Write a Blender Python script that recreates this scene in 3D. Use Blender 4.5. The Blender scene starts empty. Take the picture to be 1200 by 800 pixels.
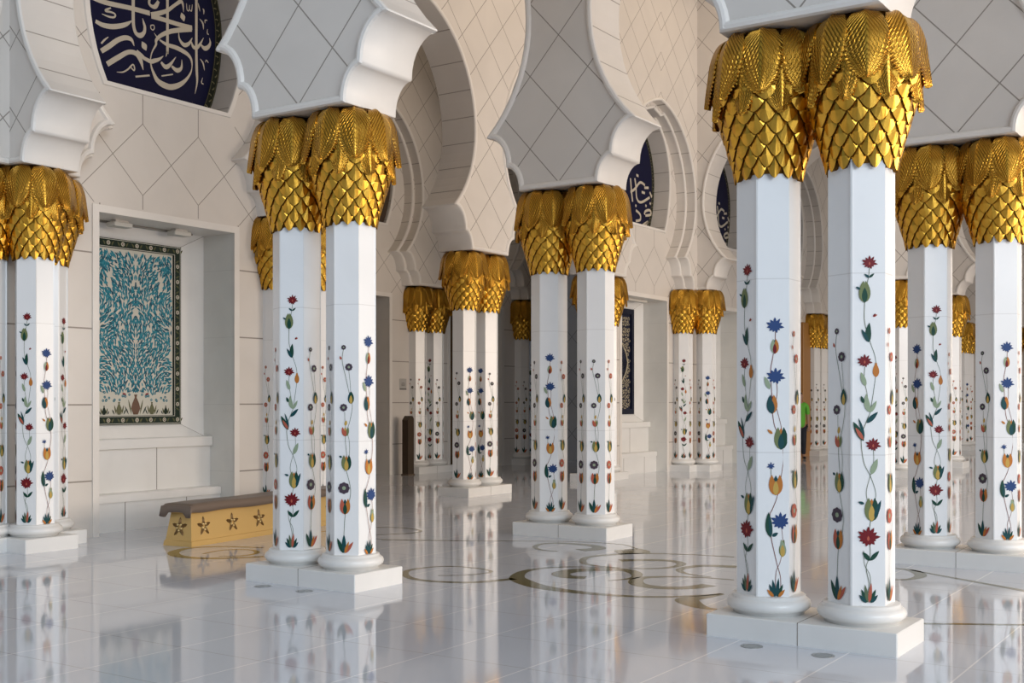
import bpy, bmesh, math, random
from mathutils import Vector, Matrix
from mathutils.geometry import tessellate_polygon
random.seed(7)
PI = math.pi
S = 1.5                      # one scene unit of the tables below = 1.5 m (the eye height)
scene = bpy.context.scene
COL = scene.collection

# ------------------------------------------------------------------ camera, sky, sun, exposure
cam_data = bpy.data.cameras.new('camera')
cam_data.sensor_width = 36.0
cam_data.lens = 36.0 * 1378.98 / 1200.0
cam_data.shift_y = 68.68 / 1200.0
cam_data.clip_start = 0.05
cam = bpy.data.objects.new('camera', cam_data)
COL.objects.link(cam)
cam.location = (4.0606 * S, -4.62175 * S, 1.0 * S)
cam.rotation_euler = (PI / 2, 0, 0.5876)
scene.camera = cam

scene.view_settings.view_transform = 'Standard'
scene.view_settings.look = 'None'
scene.view_settings.gamma = 1.0
scene.view_settings.use_curve_mapping = False
scene.view_settings.exposure = 0.2

world = bpy.data.worlds.new('open_court_sky')
scene.world = world
world.use_nodes = True
wn = world.node_tree.nodes; wl = world.node_tree.links
wn.clear()
w_out = wn.new('ShaderNodeOutputWorld')
w_bg = wn.new('ShaderNodeBackground')
w_tc = wn.new('ShaderNodeTexCoord')
def w_dot(vec):
    d = wn.new('ShaderNodeVectorMath'); d.operation = 'DOT_PRODUCT'
    d.inputs[1].default_value = vec
    wl.new(w_tc.outputs['Generated'], d.inputs[0]); return d.outputs['Value']
# warm sunlit court towards +x, cool sky behind the photographer
w_ramp = wn.new('ShaderNodeMapRange'); w_ramp.inputs['From Min'].default_value = -0.5; w_ramp.inputs['From Max'].default_value = 0.6
wl.new(w_dot((0.75, 0.66, -0.1)), w_ramp.inputs['Value'])
w_mix = wn.new('ShaderNodeMixRGB')
w_mix.inputs['Color1'].default_value = (0.58, 0.76, 1.0, 1)
w_mix.inputs['Color2'].default_value = (1.0, 0.84, 0.68, 1)
wl.new(w_ramp.outputs['Result'], w_mix.inputs['Fac'])
w_dim = wn.new('ShaderNodeMapRange'); w_dim.inputs['From Min'].default_value = -0.5; w_dim.inputs['From Max'].default_value = 0.35
w_dim.inputs['To Min'].default_value = 0.13; w_dim.inputs['To Max'].default_value = 0.46
wl.new(w_dot((1, 0, 0)), w_dim.inputs['Value'])              # sky dimmed towards the left to darken the columns' left faces
wl.new(w_dim.outputs['Result'], w_bg.inputs['Strength'])
wl.new(w_mix.outputs['Color'], w_bg.inputs['Color'])
wl.new(w_bg.outputs['Background'], w_out.inputs['Surface'])

def area_light(name, loc, target, sx, sy, power, color):
    l = bpy.data.lights.new(name, 'AREA'); l.shape = 'RECTANGLE'
    l.size = sx; l.size_y = sy; l.energy = power; l.color = color
    o = bpy.data.objects.new(name, l); COL.objects.link(o)
    o.location = Vector(loc) * S
    o.rotation_euler = (Vector(target) * S - o.location).to_track_quat('-Z', 'Y').to_euler()
    return o
# daylight of the open court, coming in low between the columns from the right
area_light('court_daylight', (12.0, 6.0, 2.1), (-3.0, 5.5, 1.2), 15, 4, 1900, (1.0, 0.83, 0.68))
# cool open sky over the court to the right of the photographer
area_light('court_skylight', (19.0, -9.5, 6.5), (1.0, 1.0, 0.8), 18, 11, 4500, (0.76, 0.88, 1.0))
# warm fill lights added under the unseen ceiling to warm the hall's depth
for lx, ly in ((-1.6, 5.6), (-1.6, 9.6), (1.0, 7.5), (-4.6, 7.0), (0.5, 15.0), (-1.7, 1.6)):
    area_light('hall_warm_fill', (lx, ly, 6.8), (lx, ly, 0), 1.6, 1.6, 16, (1.0, 0.76, 0.50))

# ------------------------------------------------------------------ materials
MATS = {}
def new_mat(name):
    m = bpy.data.materials.new(name); m.use_nodes = True
    MATS[name] = m
    return m, m.node_tree.nodes, m.node_tree.links, m.node_tree.nodes['Principled BSDF']
def simple(name, col, rough=0.5, metal=0.0, spec=0.5, emit=None):
    m, n, l, b = new_mat(name)
    b.inputs['Base Color'].default_value = (*col, 1)
    b.inputs['Roughness'].default_value = rough
    b.inputs['Metallic'].default_value = metal
    b.inputs['Specular IOR Level'].default_value = spec
    if emit:
        b.inputs['Emission Color'].default_value = (*emit[0], 1); b.inputs['Emission Strength'].default_value = emit[1]
    return m
class NG:
    """small helper for math node chains"""
    def __init__(s, m): s.n = m.node_tree.nodes; s.l = m.node_tree.links
    def val(s, x, sock):
        if isinstance(x, (int, float)): sock.default_value = x
        else: s.l.new(x, sock)
    def m(s, op, a, b=0.0, c=None):
        k = s.n.new('ShaderNodeMath'); k.operation = op
        s.val(a, k.inputs[0]); s.val(b, k.inputs[1])
        if c is not None: s.val(c, k.inputs[2])
        return k.outputs[0]
    def mix(s, f, a, b):
        k = s.n.new('ShaderNodeMixRGB'); s.val(f, k.inputs['Fac'])
        for x, i in ((a, 'Color1'), (b, 'Color2')):
            if isinstance(x, tuple): k.inputs[i].default_value = (*x[:3], 1)
            else: s.l.new(x, k.inputs[i])
        return k.outputs[0]
    def line(s, t, half):
        """1 on a line of half width `half` (in t units) at every integer of t"""
        f = s.m('FRACT', s.m('ADD', t, 0.5))
        return s.m('LESS_THAN', s.m('ABSOLUTE', s.m('SUBTRACT', f, 0.5)), half)
def stone_base(m, col, amount=0.06, scale=1.3):
    g = NG(m); n = g.n; l = g.l
    geo = n.new('ShaderNodeNewGeometry')
    noise = n.new('ShaderNodeTexNoise'); noise.inputs['Scale'].default_value = scale; noise.inputs['Detail'].default_value = 5
    noise.inputs['Distortion'].default_value = 0.8
    l.new(geo.outputs['Position'], noise.inputs['Vector'])
    dark = tuple(c * (1 - amount * 2.2) for c in col)
    c = g.mix(noise.outputs['Fac'], dark, tuple(min(1, c * (1 + amount)) for c in col))
    sep = n.new('ShaderNodeSeparateXYZ'); l.new(geo.outputs['Position'], sep.inputs[0])
    sc = [g.m('DIVIDE', sep.outputs[i], S) for i in range(3)]
    return g, geo, c, sc
WALLC = (0.70, 0.655, 0.605)
LINEC = (0.20, 0.17, 0.14)
def wall_mat(name, axis, phase, period, col=WALLC, rough=0.42, low=True, blind=False):
    """marble cladding: diamonds above z=2.43, square courses below, joints on the soffits"""
    m, n, l, b = new_mat(name)
    g, geo, c, sc = stone_base(m, col)
    x = g.m('SUBTRACT', sc[axis], phase); z = sc[2]
    px = g.m('SUBTRACT', g.m('FRACT', g.m('ADD', g.m('DIVIDE', x, period), 0.5)), 0.5)
    px = g.m('MULTIPLY', px, period)          # distance from the pier's centre line
    a = g.m('DIVIDE', px, 0.49); h = g.m('DIVIDE', g.m('SUBTRACT', z, 2.585), 0.535)
    d1 = g.line(g.m('ADD', a, h), 0.0105); d2 = g.line(g.m('SUBTRACT', a, h), 0.0105)
    dia = g.m('MAXIMUM', d1, d2)
    if blind:                                 # cladding between niche and window: stems above and below the diamonds
        ab = g.m('ABSOLUTE', px); w1 = g.m('LESS_THAN', ab, 0.66)
        a = g.m('DIVIDE', px, 0.545); h = g.m('DIVIDE', g.m('SUBTRACT', z, 2.83), 0.545)
        dia = g.m('MAXIMUM', g.line(g.m('ADD', a, h), 0.0085), g.line(g.m('SUBTRACT', a, h), 0.0085))
        off = g.m('MAXIMUM', g.m('LESS_THAN', z, 2.56), g.m('GREATER_THAN', z, 3.105))
        stem = g.m('LESS_THAN', g.m('ABSOLUTE', g.m('SUBTRACT', ab, 0.272)), 0.004)
        msk = g.m('MULTIPLY', off, w1)
        dia = g.m('ADD', g.m('MULTIPLY', dia, g.m('SUBTRACT', 1.0, msk)), g.m('MULTIPLY', stem, msk))
    if low:
        hz = g.line(g.m('DIVIDE', g.m('SUBTRACT', z, 0.41), 0.556), 0.010)
        vz = g.line(g.m('DIVIDE', g.m('ADD', px, 0.66), 1.36), 0.004)
        up = g.m('GREATER_THAN', z, 2.45)
        fac = g.m('ADD', g.m('MULTIPLY', dia, up), g.m('MULTIPLY', g.m('MAXIMUM', hz, vz), g.m('SUBTRACT', 1.0, up)))
    else: fac = dia
    sn = n.new('ShaderNodeSeparateXYZ'); l.new(geo.outputs['True Normal'], sn.inputs[0])
    flat = g.m('GREATER_THAN', g.m('ABSOLUTE', sn.outputs[1 - axis]), 0.9)
    fac = g.m('MULTIPLY', fac, flat)
    col_out = g.mix(g.m('MULTIPLY', fac, 0.82), c, LINEC)
    l.new(col_out, b.inputs['Base Color'])
    b.inputs['Roughness'].default_value = rough
    return m
def soffit_mat(name, col=WALLC):
    m, n, l, b = new_mat(name)
    g, geo, c, sc = stone_base(m, col)
    fac = g.m('MULTIPLY', g.line(g.m('DIVIDE', sc[2], 0.262), 0.015), g.m('GREATER_THAN', sc[2], 2.99))
    l.new(g.mix(g.m('MULTIPLY', fac, 0.75), c, LINEC), b.inputs['Base Color'])
    b.inputs['Roughness'].default_value = 0.4
    return m
def plain_stone(name, col, rough=0.35, amount=0.05, zlines=None):
    m, n, l, b = new_mat(name)
    g, geo, c, sc = stone_base(m, col, amount, 2.0)
    if zlines:
        fac = g.line(g.m('DIVIDE', g.m('SUBTRACT', sc[2], zlines[0]), zlines[1]), 0.003)
        c = g.mix(g.m('MULTIPLY', fac, 0.2), c, LINEC)
    l.new(c, b.inputs['Base Color']); b.inputs['Roughness'].default_value = rough
    return m

M_ROW = wall_mat('marble_cladding_cross', 0, -0.4, 2.775, low=False)
M_MID = wall_mat('marble_cladding_long', 1, 0.2, 2.68)
M_BLIND = wall_mat('marble_cladding_niche_wall', 1, 1.552, 2.68, blind=True)
M_SOF = soffit_mat('marble_soffit')
M_FRAME = plain_stone('marble_moulding', (0.78, 0.745, 0.70), 0.38)
M_SHAFT = plain_stone('white_marble', (0.86, 0.86, 0.855), 0.22, 0.03, (0.78, 0.73))
M_BASE = plain_stone('white_marble_base', (0.80, 0.79, 0.765), 0.32, 0.05)
M_NICHE = plain_stone('niche_marble', (0.76, 0.745, 0.70), 0.3, 0.06, (0.41, 0.556))
M_CEIL = simple('ceiling_plaster', (0.80, 0.76, 0.70), 0.8)
PAL = {}
for k, c in dict(green=(0.012, 0.07, 0.045), teal=(0.01, 0.075, 0.085), olive=(0.20, 0.24, 0.10), pale=(0.36, 0.45, 0.30),
                 red=(0.20, 0.012, 0.018), blue=(0.03, 0.075, 0.23), orange=(0.62, 0.22, 0.04), yellow=(0.66, 0.43, 0.10),
                 stem=(0.26, 0.09, 0.07), purple=(0.085, 0.06, 0.085), coral=(0.55, 0.13, 0.08), vine=(0.12, 0.17, 0.10)).items():
    PAL[k] = simple('inlay_' + k, tuple(x*.8 for x in c), 0.45, spec=0.2)
PKEYS = list(PAL)

def gold_mat(name, mode):
    m, n, l, b = new_mat(name)
    g = NG(m)
    b.inputs['Metallic'].default_value = 1.0
    geo = n.new('ShaderNodeNewGeometry')
    noise = n.new('ShaderNodeTexNoise'); noise.inputs['Scale'].default_value = 9; noise.inputs['Detail'].default_value = 4
    l.new(geo.outputs['Position'], noise.inputs['Vector'])
    c = g.mix(noise.outputs['Fac'], (0.50, 0.25, 0.022), (0.84, 0.49, 0.08))
    b.inputs['Roughness'].default_value = 0.30
    if mode == 'frond':
        uv = n.new('ShaderNodeUVMap'); sp = n.new('ShaderNodeSeparateXYZ'); l.new(uv.outputs['UV'], sp.inputs[0])
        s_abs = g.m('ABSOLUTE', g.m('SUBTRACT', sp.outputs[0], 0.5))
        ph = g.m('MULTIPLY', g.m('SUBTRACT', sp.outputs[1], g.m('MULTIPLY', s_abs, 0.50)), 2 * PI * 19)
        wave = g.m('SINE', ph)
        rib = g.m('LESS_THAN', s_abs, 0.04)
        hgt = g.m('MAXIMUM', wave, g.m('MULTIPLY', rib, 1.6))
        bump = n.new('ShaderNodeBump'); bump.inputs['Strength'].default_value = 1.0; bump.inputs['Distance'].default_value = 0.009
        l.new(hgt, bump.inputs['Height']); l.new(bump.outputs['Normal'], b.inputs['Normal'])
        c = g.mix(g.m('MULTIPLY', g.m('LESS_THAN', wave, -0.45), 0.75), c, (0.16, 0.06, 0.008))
    l.new(c, b.inputs['Base Color'])
    return m
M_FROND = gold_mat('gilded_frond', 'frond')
M_SCALE = gold_mat('gilded_scale', 'scale')
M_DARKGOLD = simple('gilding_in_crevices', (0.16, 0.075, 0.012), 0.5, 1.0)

# ------------------------------------------------------------------ mesh building
class MB:
    def __init__(s): s.v = []; s.f = []; s.mi = []; s.uv = {}; s.smooth = []
    def add(s, pts): 
        i = len(s.v); s.v.extend([tuple(p) for p in pts]); return list(range(i, i + len(pts)))
    def face(s, idx, mi=0, smooth=False, uv=None):
        s.f.append(tuple(idx)); s.mi.append(mi); s.smooth.append(smooth)
        if uv: s.uv[len(s.f) - 1] = uv
    def poly(s, pts, mi=0, smooth=False): s.face(s.add(pts), mi, smooth)
    def box(s, a, b, mi=0):
        (x0, y0, z0), (x1, y1, z1) = a, b
        i = s.add([(x0,y0,z0),(x1,y0,z0),(x1,y1,z0),(x0,y1,z0),(x0,y0,z1),(x1,y0,z1),(x1,y1,z1),(x0,y1,z1)])
        for q in ((0,3,2,1),(4,5,6,7),(0,1,5,4),(1,2,6,5),(2,3,7,6),(3,0,4,7)): s.face([i[k] for k in q], mi)
    def cbox(s, a, b, c=0.006, mi=0):
        """box with chamfered vertical and top edges"""
        (x0, y0, z0), (x1, y1, z1) = a, b
        def ring(d, z): return [(x0+d+c,y0+d,z),(x1-d-c,y0+d,z),(x1-d,y0+d+c,z),(x1-d,y1-d-c,z),(x1-d-c,y1-d,z),(x0+d+c,y1-d,z),(x0+d,y1-d-c,z),(x0+d,y0+d+c,z)]
        r = [s.add(ring(0, z0)), s.add(ring(0, z1 - c)), s.add(ring(c, z1))]
        for k in range(2):
            for j in range(8): s.face([r[k][j], r[k][(j+1)%8], r[k+1][(j+1)%8], r[k+1][j]], mi)
        s.face(r[2], mi); s.face(r[0][::-1], mi)
    def lathe(s, prof, n=24, mi=0, smooth=True, cx=0, cy=0, cap=True):
        rings = [s.add([(cx + r*math.cos(2*PI*k/n), cy + r*math.sin(2*PI*k/n), z) for k in range(n)]) for r, z in prof]
        for a, b in zip(rings, rings[1:]):
            for k in range(n): s.face([a[k], a[(k+1)%n], b[(k+1)%n], b[k]], mi, smooth)
        if cap: s.face(rings[0][::-1], mi); s.face(rings[-1], mi)
    def build(s, name, mats, parent=None, loc=(0,0,0), rz=0.0):
        me = bpy.data.meshes.new(name)
        me.from_pydata([(x*S, y*S, z*S) for x, y, z in s.v], [], s.f)
        if not isinstance(mats, (list, tuple)): mats = [mats]
        for m in mats: me.materials.append(m)
        me.polygons.foreach_set('material_index', s.mi)
        me.polygons.foreach_set('use_smooth', s.smooth)
        if s.uv:
            ul = me.uv_layers.new(name='UVMap')
            for fi, uvs in s.uv.items():
                p = me.polygons[fi]
                for li, t in zip(p.loop_indices, uvs): ul.data[li].uv = t
        me.update()
        return place(name, me, parent, loc, rz)
def place(name, me, parent=None, loc=(0,0,0), rz=0.0):
    o = bpy.data.objects.new(name, me); COL.objects.link(o)
    o.location = Vector(loc) * S; o.rotation_euler = (0, 0, rz)
    if parent: o.parent = parent
    return o
def tag(o, label, cat, group=None):
    o['label'] = label; o['category'] = cat
    if group: o['group'] = group
    return o
def thing(name, label, cat, loc, rz=0.0, group=None):
    return tag(place(name, None, None, loc, rz), label, cat, group)
def struct(name, mb, mats):
    o = mb.build(name, mats); o['kind'] = 'structure'; return o
def fix_normals(o):
    bm = bmesh.new(); bm.from_mesh(o.data)
    bmesh.ops.remove_doubles(bm, verts=bm.verts, dist=1e-5)
    bmesh.ops.recalc_face_normals(bm, faces=bm.faces); bm.to_mesh(o.data); bm.free()

# ------------------------------------------------------------------ horseshoe arch profile
ZTOP = 7.0
def half_profile(bay, grow=0.0, neck=0.28, n=26):
    """right-hand outline of one pier block, from its foot up to the crown of the arch"""
    p = [(0.34, 2.55)]
    for (xi, zi, xo, zo) in ((0.34, 2.56, 0.452, 2.735), (0.455, 2.755, 0.63, 2.975)):
        for k in range(0, 9):
            a = PI/2 * k/8
            p.append((xi + (xo-xi)*(1-math.cos(a)), zi + (zo-zi)*math.sin(a)))
    cx = bay/2; R = cx - neck
    a0 = -math.acos((cx - 0.63)/R); zc = 2.985 - R*math.sin(a0)
    for k in range(n + 1):
        a = a0 + (PI/2 - a0)*k/n
        z = zc + R*math.sin(a)*(1.0 if a < 0 else 1.10)
        if a > 0: z += 0.06*R*(a/(PI/2))**4
        p.append((cx - R*math.cos(a), z))
    p.append((cx, p[-1][1]))
    if grow:
        q = []
        for x, z in p[:-1]: q.append((min(x + grow, cx), z - (grow if x >= cx - .3 else 0)))
        q.append((cx, q[-1][1])); p = q
    out = [p[0]]
    for t in p[1:]:
        if abs(t[0]-out[-1][0]) + abs(t[1]-out[-1][1]) > 1e-4: out.append(t)
    return out
def offset_open(path, d):
    """offset an open path to its left by d (path runs crown -> foot -> crown, solid on the left)"""
    out = []
    for i, (x, z) in enumerate(path):
        a = Vector(path[max(i-1, 0)]); b = Vector(path[min(i+1, len(path)-1)]); c = Vector((x, z))
        t1 = (c - a).normalized() if i else (b - c).normalized()
        t2 = (b - c).normalized() if i < len(path)-1 else t1
        n1 = Vector((-t1.y, t1.x)); n2 = Vector((-t2.y, t2.x)); n = (n1 + n2)
        if n.length < 1e-4: n = n1
        n.normalize(); k = max(n.dot(n1), 0.55)
        out.append((x + n.x*d/k, z + n.y*d/k))
    out[0] = (path[0][0], out[0][1]); out[-1] = (path[-1][0], out[-1][1])
    return out
def pier_block(mb, centre, bay, d0, d1, axis, left=True, right=True, mould=(True, True), grow=0.0, ztop=ZTOP, roll=0.013):
    """axis 0: arcade runs along x, thickness d0..d1 along y; axis 1: runs along y, thickness along x.
    mould = mouldings on the d0 / d1 face"""
    hp = half_profile(bay, grow)
    Rr = hp if right else [(0.34, 2.55), (0.34, ztop - .02)]
    Ll = [(-x, z) for x, z in (hp if left else [(0.34, 2.55), (0.34, ztop - .02)])]
    path = Ll[::-1] + Rr                                 # left crown -> foot -> right crown
    N = len(path)
    sg = 1 if d1 > d0 else -1
    secs = []
    def P(x, dz, z): return (centre + x, dz, z) if axis == 0 else (dz, centre + x, z)
    def rings(d, out):                                   # from the arris to the flat face
        return [(0.0, d), (0.007, d - out*roll), (0.022, d - out*roll*1.35), (0.036, d - out*roll), (0.046, d + out*0.004)]
    def add_side(d, out, m):
        prev = None; rr = rings(d, out) if m else [(0.0, d)]
        idxs = []
        for s_, dd in rr:
            pth = offset_open(path, s_) if s_ else path
            idxs.append(mb.add([P(x, dd, z) for x, z in pth]))
        for a, b in zip(idxs, idxs[1:]):
            for k in range(N-1): mb.face([a[k], a[k+1], b[k+1], b[k]], 1, False)
        pth = offset_open(path, rr[-1][0]) if rr[-1][0] else path
        dd = rr[-1][1]
        loop = pth + [(path[-1][0], ztop), (path[0][0], ztop)]
        ii = mb.add([P(x, dd, z) for x, z in loop])
        for t in tessellate_polygon([[Vector((x, z, 0)) for x, z in loop]]): mb.face([ii[t[0]], ii[t[1]], ii[t[2]]], 0)
        return idxs[0]
    f = add_side(d0, sg, mould[0]); b = add_side(d1, -sg, mould[1])
    for k in range(N-1):
        z = (path[k][1] + path[k+1][1])/2
        mb.face([f[k], f[k+1], b[k+1], b[k]], 2 if z > 2.982 else 1, z < 2.97 and z > 2.552)
def arcade(name, axis, centres, bay, d0, d1, first_left=True, last_right=True, mould=(True, True), grow=0.0):
    mb = MB()
    for i, c in enumerate(centres):
        pier_block(mb, c, bay, d0, d1, axis, first_left or i > 0, last_right or i < len(centres)-1, mould, grow)
    o = struct(name, mb, [M_ROW if axis == 0 else M_MID, M_FRAME, M_SOF])
    bm = bmesh.new(); bm.from_mesh(o.data)
    bmesh.ops.recalc_face_normals(bm, faces=bm.faces); bm.to_mesh(o.data); bm.free()
    return o

# ------------------------------------------------------------------ setting: floor
def spline(pts, sub=6):
    out = []
    for i in range(len(pts) - 1):
        p0 = pts[max(i-1, 0)]; p1 = pts[i]; p2 = pts[i+1]; p3 = pts[min(i+2, len(pts)-1)]
        for k in range(sub):
            t = k/sub
            out.append(tuple(0.5*((2*b) + (-a+c)*t + (2*a-5*b+4*c-d)*t*t + (-a+3*b-3*c+d)*t**3) for a, b, c, d in zip(p0, p1, p2, p3)))
    out.append(tuple(pts[-1])); return out
def ribbon2d(pts, widths=None, sub=6):
    """closed outlines (list of quads) of a brush stroke; points may carry their own width as third value"""
    n = len(pts)
    if widths is not None:
        pp = []
        for i, p in enumerate(pts):
            t = i/(n-1)*(len(widths)-1); k = min(int(t), len(widths)-2); w = widths[k] + (widths[k+1]-widths[k])*(t-k)
            pp.append((p[0], p[1], w))
        pts = pp
    c = spline(pts, sub) if n > 2 else [tuple(a + (b-a)*k/4 for a, b in zip(pts[0], pts[1])) for k in range(5)]
    L = []; Rr = []
    for i, (x, y, w) in enumerate(c):
        a = c[max(i-1, 0)]; b = c[min(i+1, len(c)-1)]
        dx, dy = b[0]-a[0], b[1]-a[1]; l = math.hypot(dx, dy) or 1e-6
        w = max(w, 1e-4)
        L.append((x - dy/l*w/2, y + dx/l*w/2)); Rr.append((x + dy/l*w/2, y - dx/l*w/2))
    return L, Rr

m, n_, l_, b_ = new_mat('polished_floor_marble')
g, geo, c_, sc_ = stone_base(m, (0.63, 0.665, 0.735), 0.035, 0.9)
lu = g.line(g.m('DIVIDE', g.m('SUBTRACT', sc_[0], 1.675), 0.4565), 0.0075)
lv = g.line(g.m('DIVIDE', g.m('ADD', sc_[1], 1.40), 0.4565), 0.006)
c_ = g.mix(g.m('MULTIPLY', lv, 0.55), c_, (0.33, 0.31, 0.30))
c_ = g.mix(g.m('MULTIPLY', lu, 0.9), c_, (0.90, 0.90, 0.90))  # glint of the joint bevels painted white on the lines along y
l_.new(c_, b_.inputs['Base Color'])
b_.inputs['Roughness'].default_value = 0.06
b_.inputs['IOR'].default_value = 1.55
M_FLOOR = m
M_OLIVE = simple('olive_marble_inlay', (0.16, 0.14, 0.055), 0.1)
SCROLLS = [
 ((.02,.035,.06),[(-0.01,0.73),(0.09,0.81),(0.16,0.94),(0.15,1.03),(0.06,1.08),(-0.07,1.09),(-0.19,1.06),(-0.26,0.95),(-0.28,0.81),(-0.22,0.69),(-0.10,0.58),(0.04,0.54),(0.19,0.57),(0.32,0.66),(0.42,0.87)]),
 ((.10,.12,.02),[(0.73,1.13),(0.62,1.10),(0.53,1.19),(0.54,1.33),(0.65,1.46),(0.78,1.51),(0.91,1.40),(0.96,1.25),(0.89,1.10)]),
 ((.02,.05,.12,.05,.03),[(0.68,1.56),(0.46,1.46),(0.34,1.33),(0.31,1.15),(0.38,0.96),(0.48,0.84),(0.69,0.71),(0.93,0.67),(1.17,0.69),(1.38,0.78),(1.54,0.95),(1.59,1.05)]),
 ((.1,.09,.02),[(1.42,1.27),(1.38,1.15),(1.32,1.08),(1.22,1.04),(1.10,1.07),(1.02,1.18),(1.00,1.30),(1.09,1.41),(1.26,1.49),(1.46,1.51)]),
 ((.12,.05,.02),[(0.09,2.15),(0.15,2.30),(0.03,2.42),(-0.20,2.42),(-0.30,2.32),(-0.26,2.15),(-0.14,2.03),(-0.00,2.02)]),
 ((.1,.06,.02),[(0.55,1.86),(0.69,1.98),(0.83,2.02),(0.94,1.93),(0.95,1.77),(0.86,1.64),(0.75,1.60)]),
 ((.04,.05,.03),[(0.71,1.57),(0.51,1.58),(0.39,1.68),(0.31,1.89),(0.40,2.11),(0.55,2.26),(0.80,2.36),(1.08,2.41)]),
 ((.1,.05,.02),[(1.27,2.00),(1.09,1.94),(1.03,1.80),(1.05,1.67),(1.16,1.57),(1.31,1.54)]),
 ((.02,.25,.02),[(0.41,2.12),(0.41,2.29),(0.38,2.45)]),
 ((.02,.14,.03),[(1.76,0.60),(1.68,0.61),(1.57,0.70),(1.52,0.79),(1.56,0.91),(1.60,1.03)]),
 ((.02,.03,.02),[(-1.38,1.86),(-0.95,2.10),(-0.57,2.33),(-0.22,2.53),(0.16,2.59),(0.38,2.42)]),
 ((.02,.08,.02),[(2.03,2.45),(2.08,2.46),(2.18,2.44),(2.28,2.26),(2.27,2.09),(2.20,2.01)]),
 ((.03,.045,.05),[(2.17,2.45),(2.39,2.31),(2.63,2.16),(2.87,2.01),(2.99,1.92)]),
 ((.035,.035),[(2.65,0.77),(3.05,1.00),(3.18,1.08)]),
 ((.03,.08,.05),[(-1.76,1.08),(-2.03,0.98),(-2.16,0.81),(-2.10,0.61),(-1.92,0.48),(-1.71,0.48),(-1.55,0.60),(-1.43,0.76)]),
 ((.02,.04,.02),[(-1.86,0.64),(-1.89,0.85),(-1.74,0.95),(-1.59,0.85),(-1.58,0.70),(-1.68,0.61)]),
 ((.02,.04,.03),[(-2.10,1.99),(-2.09,2.07),(-1.97,2.02),(-1.94,1.89)]),
 ((.03,.03),[(-1.97,2.49),(-1.77,2.57),(-1.54,2.51),(-1.47,2.33),(-1.63,2.09)]),
 ((.02,.02),[(-1.55,1.86),(-1.25,1.97),(-0.84,2.18)]),
]
mb = MB()
mb.poly([(-30, -30, 0), (40, -30, 0), (40, 40, 0), (-30, 40, 0)], 0)
for w, pts in SCROLLS:
    if len(pts) == 2: pts = [pts[0], ((pts[0][0]+pts[1][0])/2, (pts[0][1]+pts[1][1])/2), pts[1]]
    L, R_ = ribbon2d(pts, w)
    a = mb.add([(x, y, 0.0006) for x, y in L]); b = mb.add([(x, y, 0.0006) for x, y in R_])
    for k in range(len(L)-1): mb.face([a[k], b[k], b[k+1], a[k+1]], 1)
struct('floor', mb, [M_FLOOR, M_OLIVE])

mb = MB()
mb.box((-7.2, -2.0, ZTOP), (6.2, 24, ZTOP + 0.15))
struct('ceiling', mb, M_CEIL)

# ------------------------------------------------------------------ setting: arcades
UC = [-3.175, -0.4, 2.375, 5.15]
arcade('wall_front_arcade', 0, UC, 2.775, 0.0, 0.405)
arcade('wall_second_arcade', 0, UC, 2.775, 2.68, 3.085)
arcade('wall_far_arcade', 0, UC, 2.775, 10.72, 11.125)
arcade('wall_farthest_arcade', 0, UC, 2.775, 13.4, 13.805)
VC = [0.2 + 2.68*k for k in range(-1, 9)]
arcade('wall_left_arcade', 1, VC, 2.68, -3.0, -3.41)
arcade('wall_porch_arcade', 1, VC[2:6], 2.68, -5.78, -6.05, mould=(True, False))
# stepped inner order of the blind arches
for nm, cs, a, b, fl, lr in (('wall_left_blind_arch', VC[0:3], -3.12, -3.26, True, False), ('wall_left_blind_arch_far', VC[4:], -3.12, -3.26, False, True),
                     ('wall_porch_blind_arch', VC[3:6], -5.90, -6.05, True, True)):
    arcade(nm, 1, cs, 2.68, a, b, fl, lr, (True, False), 0.075)

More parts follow.
